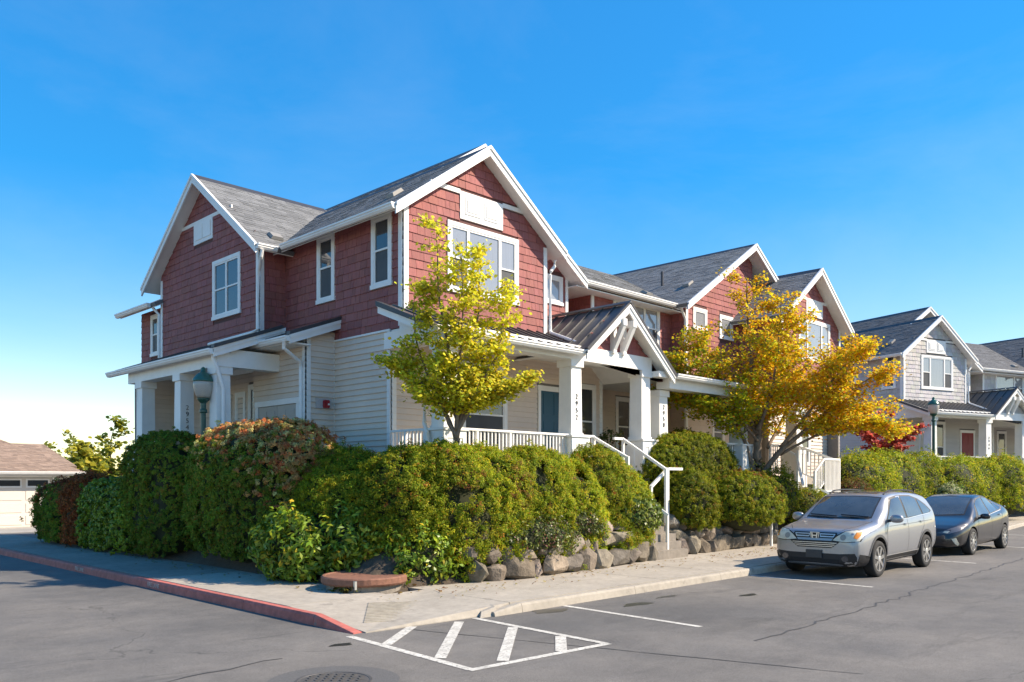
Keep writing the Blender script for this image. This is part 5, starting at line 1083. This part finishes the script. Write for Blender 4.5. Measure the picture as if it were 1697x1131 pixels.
class Car:
    def __init__(s, name, label, loc, scale, spec, paint):
        s.root = empty(name, loc, 0, label, 'car', None); s.k = scale; s.sp = spec; s.paint = paint
        T = spec; f = lambda t, x: float(np.interp(x, [p[0] for p in t], [p[1] for p in t]))
        X = sorted(set([p[0] for p in T['zt']]+[p[0] for p in T['W']]+list(np.arange(.6, T['L']-.3, .2).round(2)))); vs = []; rings = []
        for x in X:
            zt, zb, w = f(T['zt'], x), f(T['zb'], x), f(T['W'], x); bl = min(f(T['belt'], x), zt-.035); wt = f(T['Wt'], x)
            zh = f(T['hood'], x); g_ = max(0.0, min(1.0, (zt-zh)/.42)); mid = zb+(bl-zb)*.55
            lerp = lambda a, b: a+(b-a)*g_
            ring = [(0, zb), (w*.80, zb), (w*.965, zb+.09), (w, mid), (w*.995, mid+(bl-mid)*.66), (w*.955, bl), (lerp(w*.86, wt*1.17), lerp(zt-.022, bl+(zt-bl)*.55)), (lerp(w*.80, wt*1.03), lerp(zt-.010, zt-.060)), (lerp(w*.68, wt*.90), lerp(zt-.004, zt-.012)), (lerp(w*.32, wt*.45), zt), (0, zt+.004)]
            rings.append(ring)
        mb = MB(); n = 20
        for x, ring in zip(X, rings):
            full = ring+[(-y, z) for y, z in ring[-2:0:-1]]; n = len(full)
            vs += [(x, y, z) for y, z in full]
        m = len(X); fs = [(i*n+j, i*n+(j+1)%n, (i+1)*n+(j+1)%n, (i+1)*n+j) for i in range(m-1) for j in range(n)]
        for base in (0, (m-1)*n):
            for j in range(0, n//2): 
                a, b, c, d = j, j+1, n-j-1, (n-j)%n
                if j == 0: fs.append((base+0, base+1, base+n-1))
                elif j == n//2-1: fs.append((base+j, base+j+1, base+n-j))
                else: fs.append((base+j, base+j+1, base+n-j-1, base+n-j))
        mb.add(vs, fs); o = mb.build('body_tmp', paint, org=(0, 0, 0)); recalc(o)
        md = o.modifiers.new('s', 'SUBSURF'); md.levels = 2; md.render_levels = 2
        sm = ev_mesh(o, 'body'); bpy.data.objects.remove(o)
        bm = bmesh.new(); bm.from_mesh(sm); s.bvh = BVHTree.FromBMesh(bm); bm.free()
        # wheel arches
        bo = bpy.data.objects.new('body', sm); COL.objects.link(bo); cm = MB()
        for wx in T['wx']:
            for sd in (-1, 1):
                q = 28; r = T['arch']; y0, y1 = sd*.52, sd*1.2
                cm.add([(wx+r*math.cos(2*math.pi*i/q), y, T['wr']+.0+r*math.sin(2*math.pi*i/q)) for y in (y0, y1) for i in range(q)], [tuple(range(q)), tuple(range(q, 2*q))[::-1]]+[(i, (i+1)%q, (i+1)%q+q, i+q) for i in range(q)])
        co = cm.build('cut', M_SEAM, org=(0, 0, 0)); recalc(co)
        b = bo.modifiers.new('b', 'BOOLEAN'); b.object = co; b.operation = 'DIFFERENCE'; b.solver = 'EXACT'
        try: b.material_mode = 'TRANSFER'
        except Exception: pass
        fm = ev_mesh(bo, 'body'); bpy.data.objects.remove(bo); bpy.data.objects.remove(co)
        if len(fm.materials) == 0: fm.materials.append(paint)
        s.body = s._put(fm, 'body')
        for p in fm.polygons: p.use_smooth = True
        try: fm.set_sharp_from_angle(angle=R(40))
        except Exception: pass
        for wx in T['wx']:
            for sd in (-1, 1): s.wheel(wx, sd)
    def _put(s, me, name, parent=None):
        k = s.k; me.transform(Matrix.Scale(k, 4)); o = bpy.data.objects.new(name, me); COL.objects.link(o); o.parent = parent or s.root; return o
    def B(s, mb, name, m, parent=None, smooth=False):
        o = mb.build(name, m, None, org=(0, 0, 0), smooth=smooth); recalc(o); o.data.transform(Matrix.Scale(s.k, 4)); o.parent = parent or s.root; return o
    def hit(s, view, a, b, sd=-1):
        if view == 'side': o, d = Vector((a, sd*3, b)), Vector((0, -sd, 0))
        elif view == 'front': o, d = Vector((-3, a, b)), Vector((1, 0, 0))
        else: o, d = Vector((a, b, 4)), Vector((0, 0, -1))
        l, n, i, dist = s.bvh.ray_cast(o, d)
        if l is None: l, n, i, dist = s.bvh.find_nearest(o+d*(3 if view != 'front' else 3.2))
        if n.dot(d) > 0: n = -n
        return l, n
    def decal(s, view, poly, off, m, name, sd=-1, cut=.07, parent=None):
        bm = bmesh.new(); vs = [bm.verts.new((p[0], p[1], 0)) for p in poly]; bm.faces.new(vs)
        us = [p[0] for p in poly]; ws = [p[1] for p in poly]
        for ax, arr in ((0, us), (1, ws)):
            t = min(arr)+cut
            while t < max(arr)-.004:
                co = [0, 0, 0]; no = [0, 0, 0]; co[ax] = t; no[ax] = 1
                bmesh.ops.bisect_plane(bm, geom=bm.verts[:]+bm.edges[:]+bm.faces[:], plane_co=co, plane_no=no); t += cut
        bmesh.ops.triangulate(bm, faces=[f for f in bm.faces if len(f.verts) > 4])
        for v in bm.verts: l, n = s.hit(view, v.co.x, v.co.y, sd); v.co = l+n*off
        bmesh.ops.recalc_face_normals(bm, faces=bm.faces)
        me = bpy.data.meshes.new(name); bm.to_mesh(me); bm.free(); me.materials.append(m)
        for p in me.polygons: p.use_smooth = True
        return s._put(me, name, parent)
    def line(s, view, pts, w, off, m, name, sd=-1, parent=None):
        fine = []
        for i in range(len(pts)-1):
            k = max(2, int((Vector(pts[i+1])-Vector(pts[i])).length/.06))
            fine += [Vector(pts[i]).lerp(Vector(pts[i+1]), j/k) for j in range(k)]
        fine.append(Vector(pts[-1])); mb = MB(); vs = []
        for i, p in enumerate(fine):
            d = (fine[min(i+1, len(fine)-1)]-fine[max(i-1, 0)]).normalized(); q = Vector((-d.y, d.x))*w/2
            for t in (p+q, p-q): l, n = s.hit(view, t.x, t.y, sd); vs.append(l+n*off)
        mb.add(vs, [(2*i, 2*i+1, 2*i+3, 2*i+2) for i in range(len(fine)-1)]); return s.B(mb, name, m, parent)
    def ring(s, cx, cz, r0, r1, a0, a1, off, m, name, sd):
        mb = MB(); vs = []; k = 28
        for i in range(k+1):
            a = a0+(a1-a0)*i/k
            for r in (r0, r1): l, n = s.hit('side', cx+r*math.cos(a), cz+r*math.sin(a), sd); vs.append(l+n*off)
            vs.append(vs[-2]+Vector((0, -sd*.06, 0)))
        mb.add(vs, [(3*i, 3*i+1, 3*i+4, 3*i+3) for i in range(k)]+[(3*i, 3*i+3, 3*i+5, 3*i+2) for i in range(k)]); return s.B(mb, name, m)
    def wheel(s, wx, sd):
        T = s.sp; r = T['wr']; yo = sd*(T['track']); w = .21
        def lathe(prof, n=36):
            mb = MB(); vs = [(wx+q*math.cos(2*math.pi*j/n), yo+sd*y, r+q*math.sin(2*math.pi*j/n)) for q, y in prof for j in range(n)]; k = len(prof)
            mb.add(vs, [(i*n+j, i*n+(j+1)%n, (i+1)*n+(j+1)%n, (i+1)*n+j) for i in range(k-1) for j in range(n)]+[tuple(range(n)), tuple(range((k-1)*n, k*n))]); return mb
        rr_ = r*T['rim']
        e = s.B(lathe([(rr_, -.21), (r*.97, -.20), (r, -.17), (r, -.03), (r*.965, .0), (rr_+.012, .004), (rr_, -.01)]), 'wheel', M_TYRE, smooth=True); e['label'] = 'black tyre'
        s.B(lathe([(rr_*.98, -.05), (rr_*.98, -.045)]), 'brake_shadow', M_SEAM, e)
        n = 36; mb = MB(); prof = [(rr_*1.0, -.05), (rr_*1.0, .002), (rr_*.93, .002), (rr_*.90, -.04)]
        vs = [(wx+q*math.cos(2*math.pi*j/n), yo+sd*y, r+q*math.sin(2*math.pi*j/n)) for q, y in prof for j in range(n)]
        mb.add(vs, [(i*n+j, i*n+(j+1)%n, (i+1)*n+(j+1)%n, (i+1)*n+j) for i in range(3) for j in range(n)])
        for k in range(T['spokes']):
            a = 2*math.pi*k/T['spokes']+.2; c, s_ = math.cos(a), math.sin(a); h0, h1 = T['sw']
            P = []
            for q, h, y in ((rr_*.12, h0, .0), (rr_*.95, h1, -.002)):
                for u in (-1, 1):
                    for yy in (y, y-.03): P.append((wx+q*c-u*h*s_, yo+sd*yy, r+q*s_+u*h*c))
            mb.add(P, [(0, 2, 6, 4), (0, 4, 5, 1), (2, 3, 7, 6), (4, 6, 7, 5), (0, 1, 3, 2), (1, 5, 7, 3)])
        s.B(mb, 'rim', M_ALLOY, e)
        s.B(lathe([(rr_*.24, -.03), (rr_*.24, .004), (rr_*.16, .008)], 20), 'hub_cap', M_CHROME, e)
    def common(s, D):
        for nm, off, m_, poly in D.get('front', []):
            s.decal('front', poly, off, m_, nm, cut=.06)
        for nm, off, m_, poly in D.get('top', []): s.decal('top', poly, off, m_, nm, cut=.08)
        for sd in (-1, 1):
            for nm, off, m_, poly in D.get('side', []): s.decal('side', poly, off, m_, nm, sd)
            for nm, w, off, m_, pts in D.get('lines', []): s.line('side', pts, w, off, m_, nm, sd)
            for (x, z, ln) in D.get('handles', []):
                l, n = s.hit('side', x, z, sd); mb = MB(); P = []
                for (a, b, o) in ((-.5, -.012, .006), (.5, -.012, .006), (.5, .014, .006), (-.5, .014, .006), (-.42, -.010, .034), (.42, -.010, .034), (.42, .010, .034), (-.42, .010, .034)): P.append((l.x+a*ln, l.y+sd*o, l.z+b))
                mb.add(P, [(0,3,2,1),(4,5,6,7),(0,1,5,4),(1,2,6,5),(2,3,7,6),(3,0,4,7)]); s.B(mb, 'door_handle', D['handle_mat'])
            x, y, z, sx, sy, sz = D['mirror']; mb = MB(); vs = []; nr, ns = 8, 14
            for a in range(nr+1):
                for b in range(ns):
                    ph, th = math.pi*a/nr, 2*math.pi*b/ns; d = np.array([math.sin(ph)*math.cos(th), math.cos(ph), math.sin(ph)*math.sin(th)]); d = np.sign(d)*np.abs(d)**.75
                    vs.append((x+d[0]*sx+(.03 if d[0] > 0 else 0)*0, sd*y+d[1]*sy*sd, z+d[2]*sz))
            mb.add(vs, [(a*ns+b, a*ns+(b+1)%ns, (a+1)*ns+(b+1)%ns, (a+1)*ns+b) for a in range(nr) for b in range(ns)]); mo = s.B(mb, 'wing_mirror', D['mirror_mat'], smooth=True)
            mb = MB(); mb.bar((x+.02, sd*(y-.16), z-.05), (x+.01, sd*(y-.05), z-.03), .06, .05); s.B(mb, 'mirror_arm', M_PLASTIC, mo)
S1 = dict(L=4.52, zt=[(0,.68),(.03,.82),(.07,.895),(.15,.94),(.35,.985),(.7,1.035),(.98,1.07),(1.1,1.13),(1.45,1.36),(1.82,1.565),(1.95,1.60),(2.2,1.635),(2.7,1.65),(3.3,1.64),(3.8,1.605),(4.05,1.565),(4.19,1.44),(4.36,1.12),(4.46,.88),(4.52,.66)],
          zb=[(0,.27),(.1,.21),(.5,.19),(4.0,.24),(4.4,.32),(4.52,.40)], W=[(0,.66),(.03,.76),(.1,.835),(.25,.885),(.5,.905),(1.0,.91),(3.6,.91),(4.1,.885),(4.35,.83),(4.52,.68)],
          belt=[(0,.64),(.07,.80),(.2,.87),(.5,.92),(1.0,1.02),(1.6,1.06),(3,1.10),(4.2,1.16),(4.52,.6)], Wt=[(0,.70),(1.0,.74),(1.45,.71),(1.8,.67),(3.8,.64),(4.3,.66)], hood=[(0,.68),(.15,.94),(.7,1.035),(1.0,1.09),(4.0,1.09),(4.4,.95),(4.52,.7)],
          wx=(.90, 3.52), wr=.352, arch=.425, track=.905, rim=.70, spokes=7, sw=(.028, .036))
crv = Car('silver_suv', 'silver compact sport utility vehicle parked at the kerb, its front facing left', (15.72, 7.28, 0), 1.0, S1, M_SILVER)
hl = [(.36, .73), (.60, .705), (.83, .73), (.87, .905), (.74, .925), (.58, .90), (.45, .815)]
hlo = [(.335, .725), (.60, .693), (.845, .72), (.885, .91), (.745, .938), (.57, .913), (.43, .83)]
mir = lambda P: [(-a, b) for a, b in P][::-1]
crv.common(dict(front=[
    ('windscreen_border', .002, M_PLASTIC, [(-.67, 1.125), (-.4, 1.105), (0, 1.10), (.4, 1.105), (.67, 1.125), (.60, 1.535), (.3, 1.555), (0, 1.56), (-.3, 1.555), (-.60, 1.535)]),
    ('windscreen', .006, M_GLASSCAR, [(-.645, 1.15), (-.4, 1.13), (0, 1.125), (.4, 1.13), (.645, 1.15), (.58, 1.515), (.3, 1.535), (0, 1.54), (-.3, 1.535), (-.58, 1.515)]),
    ('headlight_rim', .003, M_SEAM, hlo), ('headlight_rim', .003, M_SEAM, mir(hlo)), ('headlight', .008, M_LENS, hl), ('headlight', .008, M_LENS, mir(hl)),
    ('turn_signal', .012, M_AMBER, [(.74, 0.785), (.80, 0.765), (.835, 0.845), (.82, 0.895), (.76, 0.885)]), ('turn_signal', .012, M_AMBER, mir([(.74, 0.785), (.80, 0.765), (.835, 0.845), (.82, 0.895), (.76, 0.885)])),
    ('upper_grille', .004, M_PLASTIC, [(-.40, 0.765), (.40, 0.765), (.44, 0.850), (.42, 0.875), (-.42, 0.875), (-.44, 0.850)]),
    ('grille_bar', .010, M_CHROME, [(-.375, 0.785), (-.11, 0.785), (-.10, 0.850), (-.405, 0.850)]), ('grille_bar', .010, M_CHROME, [(.375, 0.785), (.405, 0.850), (.10, 0.850), (.11, 0.785)]),
    ('grille_slot', .012, M_PLASTIC, [(-.36, 0.807), (-.12, 0.807), (-.115, 0.832), (-.385, 0.832)]), ('grille_slot', .012, M_PLASTIC, [(.36, 0.807), (.385, 0.832), (.115, 0.832), (.12, 0.807)]),
    ('lower_grille', .004, M_PLASTIC, [(-.50, 0.705), (-.34, 0.580), (.34, 0.580), (.50, 0.705), (.38, 0.720), (-.38, 0.720)]),
    ('grille_slat', .010, M_CHROME, [(-.44, 0.673), (.44, 0.673), (.45, 0.685), (-.45, 0.685)]), ('grille_slat', .010, M_CHROME, [(-.40, 0.637), (.40, 0.637), (.41, 0.649), (-.41, 0.649)]), ('grille_slat', .010, M_CHROME, [(-.36, 0.603), (.36, 0.603), (.37, 0.615), (-.37, 0.615)]),
    ('lower_bumper', .004, M_PLASTIC, [(-.77, .495), (-.5, .475), (.5, .475), (.77, .495), (.80, .42), (.78, .25), (.5, .225), (-.5, .225), (-.78, .25), (-.80, .42)]),
    ('bumper_slot', .008, mat('dark_plastic', (.008, .008, .009), .7), [(-.52, .37), (.52, .37), (.46, .29), (-.46, .29)]),
    ('fog_lamp', .010, mat('fog_lens', (.05, .05, .055), .15, coat=1), [(.60+.065*math.cos(a), .385+.055*math.sin(a)) for a in np.linspace(0, 6.28, 15)[:-1]]), ('fog_lamp', .010, MATS['fog_lens'], [(-.60+.065*math.cos(a), .385+.055*math.sin(a)) for a in np.linspace(0, 6.28, 15)[:-1]]),
    ('headlight_bulb', .012, M_BULB, [(.56+.055*math.cos(a), .79+.055*math.sin(a)) for a in np.linspace(0, 6.28, 15)[:-1]]), ('headlight_bulb', .012, M_BULB, [(-.56+.055*math.cos(a), .79+.055*math.sin(a)) for a in np.linspace(0, 6.28, 15)[:-1]])],
    top=[('moonroof', .004, M_GLASSCAR, [(2.0, -.42), (2.72, -.42), (2.72, .42), (2.0, .42)])],
    side=[('window_surround', .002, M_PLASTIC, [(1.36, 1.08), (1.60, 1.27), (1.93, 1.525), (2.4, 1.575), (3.1, 1.562), (3.5, 1.49), (3.82, 1.36), (4.02, 1.215), (3.85, 1.165), (2.5, 1.085)]),
          ('side_window', .006, M_GLASSCAR, [(1.42, 1.10), (1.72, 1.315), (1.97, 1.49), (2.40, 1.54), (2.41, 1.11)]), ('side_window', .006, M_GLASSCAR, [(2.50, 1.115), (2.49, 1.545), (3.05, 1.535), (3.30, 1.49), (3.36, 1.145)]), ('side_window', .006, M_GLASSCAR, [(3.43, 1.155), (3.39, 1.47), (3.55, 1.43), (3.78, 1.33), (3.95, 1.215), (3.83, 1.18)]),
          ('sill_cladding', .006, M_PLASTIC, [(1.32, .27), (3.10, .27), (3.10, .40), (1.32, .375)]), ('sill_trim', .010, M_CHROME, [(1.32, .385), (3.10, .41), (3.10, .428), (1.32, .403)]),
          ('bumper_side_cladding', .012, M_PLASTIC, [(.13, .26), (.49, .24), (.47, .42), (.40, .44), (.12, .48)])],
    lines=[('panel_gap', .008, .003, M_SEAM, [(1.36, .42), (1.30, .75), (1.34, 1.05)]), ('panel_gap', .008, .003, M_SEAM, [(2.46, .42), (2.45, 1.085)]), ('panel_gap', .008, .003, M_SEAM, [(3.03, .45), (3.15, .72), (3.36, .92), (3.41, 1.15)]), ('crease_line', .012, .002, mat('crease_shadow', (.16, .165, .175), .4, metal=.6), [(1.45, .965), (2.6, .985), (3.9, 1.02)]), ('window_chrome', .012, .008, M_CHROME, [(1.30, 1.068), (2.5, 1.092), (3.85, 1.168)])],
    handles=[(2.28, .985, .16), (3.20, 1.01, .16)], handle_mat=M_SILVER, mirror=(1.45, 1.03, 1.12, .07, .125, .085), mirror_mat=M_SILVER))
for sd in (-1, 1):
    for wx in S1['wx']: crv.ring(wx, .352, .425, .475, R(-12), R(192), .008, mat('arch_plastic', (.075, .076, .08), .5), 'arch_trim', sd)
    l1 = []
    for x in np.linspace(1.98, 3.75, 12): h_, n_ = crv.hit('top', x, sd*.555); l1.append((x, sd*.565, h_.z+(.045 if 2.05 < x < 3.7 else .0)))
    mb = MB(); mb.tube(l1, .017, 6); crv.B(mb, 'roof_rail', M_PLASTIC)
for sd in (-1, 1): crv.line('top', [(.12, sd*.50), (.4, sd*.66), (1.02, sd*.72)], .008, .003, M_SEAM, 'hood_gap')
# badge, plate, wipers
l, n_ = crv.hit('front', 0, .82); bx = l.x-.018
mb = MB(); P = [(0, -.075, .75), (0, .075, .75), (0, .092, .878), (0, -.092, .878)]; mb.prism([(bx, a, b) for _, a, b in P], (.014, 0, 0)); bd = crv.B(mb, 'badge', M_CHROME)
mb = MB(); mb.prism([(bx-.002, a, b) for a, b in ((-.064, .762), (.064, .762), (.078, .867), (-.078, .867))], (.002, 0, 0)); crv.B(mb, 'badge_field', M_PLASTIC, bd)
mb = MB()
for sd in (-1, 1): mb.prism([(bx-.012, sd*a, b) for a, b in ((.028, .765), (.050, .765), (.066, .864), (.040, .864))], (.010, 0, 0))
mb.prism([(bx-.011, a, b) for a, b in ((-.040, .800), (.040, .800), (.044, .822), (-.044, .822))], (.009, 0, 0)); crv.B(mb, 'badge_letter', M_CHROME, bd)
l, n_ = crv.hit('front', 0, .45); mb = MB(); mb.box(l.x-.03, l.x-.012, -.16, .16, .385, .535); crv.B(mb, 'number_plate', M_PLATE)
for y0, y1 in ((-.62, -.05), (.02, .6)):
    mb = MB(); a, _ = crv.hit('front', y0, 1.135); b, _ = crv.hit('front', y1, 1.165); mb.tube([a+Vector((-.02, 0, .02)), b+Vector((-.02, 0, .02))], .012, 5); crv.B(mb, 'wiper', M_PLASTIC)
S2 = dict(L=4.54, zt=[(0,.46),(.04,.56),(.12,.655),(.3,.735),(.6,.82),(.92,.90),(1.05,.955),(1.5,1.20),(1.95,1.395),(2.2,1.45),(2.6,1.47),(3.0,1.445),(3.5,1.345),(4.0,1.19),(4.3,1.09),(4.42,1.02),(4.50,.8),(4.54,.58)],
          zb=[(0,.24),(.1,.19),(.5,.16),(4.0,.18),(4.4,.26),(4.54,.36)], W=[(0,.44),(.05,.58),(.16,.70),(.36,.80),(.7,.86),(1.1,.875),(3.4,.875),(4.0,.855),(4.32,.79),(4.54,.60)],
          belt=[(0,.42),(.25,.62),(.6,.745),(1.1,.85),(2,.90),(3,.96),(3.8,1.03),(4.3,1.0),(4.54,.5)], Wt=[(0,.5),(1.0,.68),(1.9,.58),(3.4,.52),(4.3,.62)], hood=[(0,.46),(.3,.735),(.92,.90),(3.6,.95),(4.2,1.05),(4.54,.6)],
          wx=(.95, 3.65), wr=.325, arch=.375, track=.865, rim=.73, spokes=10, sw=(.018, .026))
pri = Car('grey_sedan', 'dark grey fastback sedan parked behind the silver vehicle', (23.15-.95*1.03, 7.45, 0), 1.03, S2, M_GREYCAR)
h2 = [(.30, .545), (.55, .53), (.74, .60), (.80, .74), (.70, .72), (.52, .635)]
pri.common(dict(front=[
    ('windscreen_border', .002, M_PLASTIC, [(-.62, .96), (0, .925), (.62, .96), (.55, 1.385), (0, 1.425), (-.55, 1.385)]), ('windscreen', .006, M_GLASSCAR, [(-.59, .985), (0, .95), (.59, .985), (.52, 1.365), (0, 1.40), (-.52, 1.365)]),
    ('headlight', .006, mat('dark_headlight', (.10, .10, .11), .1, coat=1), h2), ('headlight', .006, MATS['dark_headlight'], mir(h2)), ('headlight_bulb', .010, M_LENS, [(.44, .56), (.54, .55), (.58, .60), (.48, .60)]), ('headlight_bulb', .010, M_LENS, mir([(.44, .56), (.54, .55), (.58, .60), (.48, .60)])),
    ('lower_grille', .004, M_PLASTIC, [(-.50, .22), (.50, .22), (.42, .40), (-.42, .40)]), ('nose_badge', .008, M_CHROME, [(.07*math.cos(a), .52+.045*math.sin(a)) for a in np.linspace(0, 6.28, 17)[:-1]]),
    ('fog_lamp', .010, M_LENS, [(.62, .42), (.70, .44), (.735, .30), (.70, .25)]), ('fog_lamp', .010, M_LENS, mir([(.62, .42), (.70, .44), (.735, .30), (.70, .25)]))],
    side=[('window_surround', .002, M_PLASTIC, [(1.30, .895), (1.62, 1.14), (2.05, 1.355), (2.5, 1.41), (3.0, 1.375), (3.45, 1.255), (3.78, 1.11), (3.5, 1.03), (2.5, .945)]),
          ('side_window', .006, M_GLASSCAR, [(1.55, .945), (1.80, 1.23), (2.08, 1.335), (2.44, 1.38), (2.44, .97)]), ('side_window', .006, M_GLASSCAR, [(2.52, .975), (2.52, 1.38), (2.95, 1.35), (3.22, 1.29), (3.22, 1.035)]), ('side_window', .006, M_GLASSCAR, [(3.28, 1.04), (3.28, 1.27), (3.5, 1.20), (3.68, 1.11), (3.5, 1.06)])],
    lines=[('panel_gap', .008, .003, M_SEAM, [(1.36, .30), (1.32, .6), (1.42, .87)]), ('panel_gap', .008, .003, M_SEAM, [(2.48, .30), (2.48, .95)]), ('panel_gap', .008, .003, M_SEAM, [(3.2, .36), (3.30, .70), (3.52, 1.02)]), ('window_chrome', .010, .008, M_CHROME, [(1.35, .885), (2.5, .95), (3.5, 1.035)])],
    handles=[(2.28, .86, .16), (3.22, .93, .15)], handle_mat=M_CHROME, mirror=(1.52, .97, .93, .07, .115, .07), mirror_mat=M_GREYCAR))
for sd in (-1, 1):
    mb = MB(); vs = []
    pts = [(4.28, sd*y, pri.hit('top', 4.28, sd*y)[0].z+.01) for y in (.1, .5, .7)]
mb = MB(); mb.prism([(4.18, -.72, 1.105), (4.40, -.70, 1.10), (4.46, -.66, 1.125), (4.20, -.70, 1.135)], (0, 1.40, 0)); pri.B(mb, 'spoiler', M_GREYCAR)
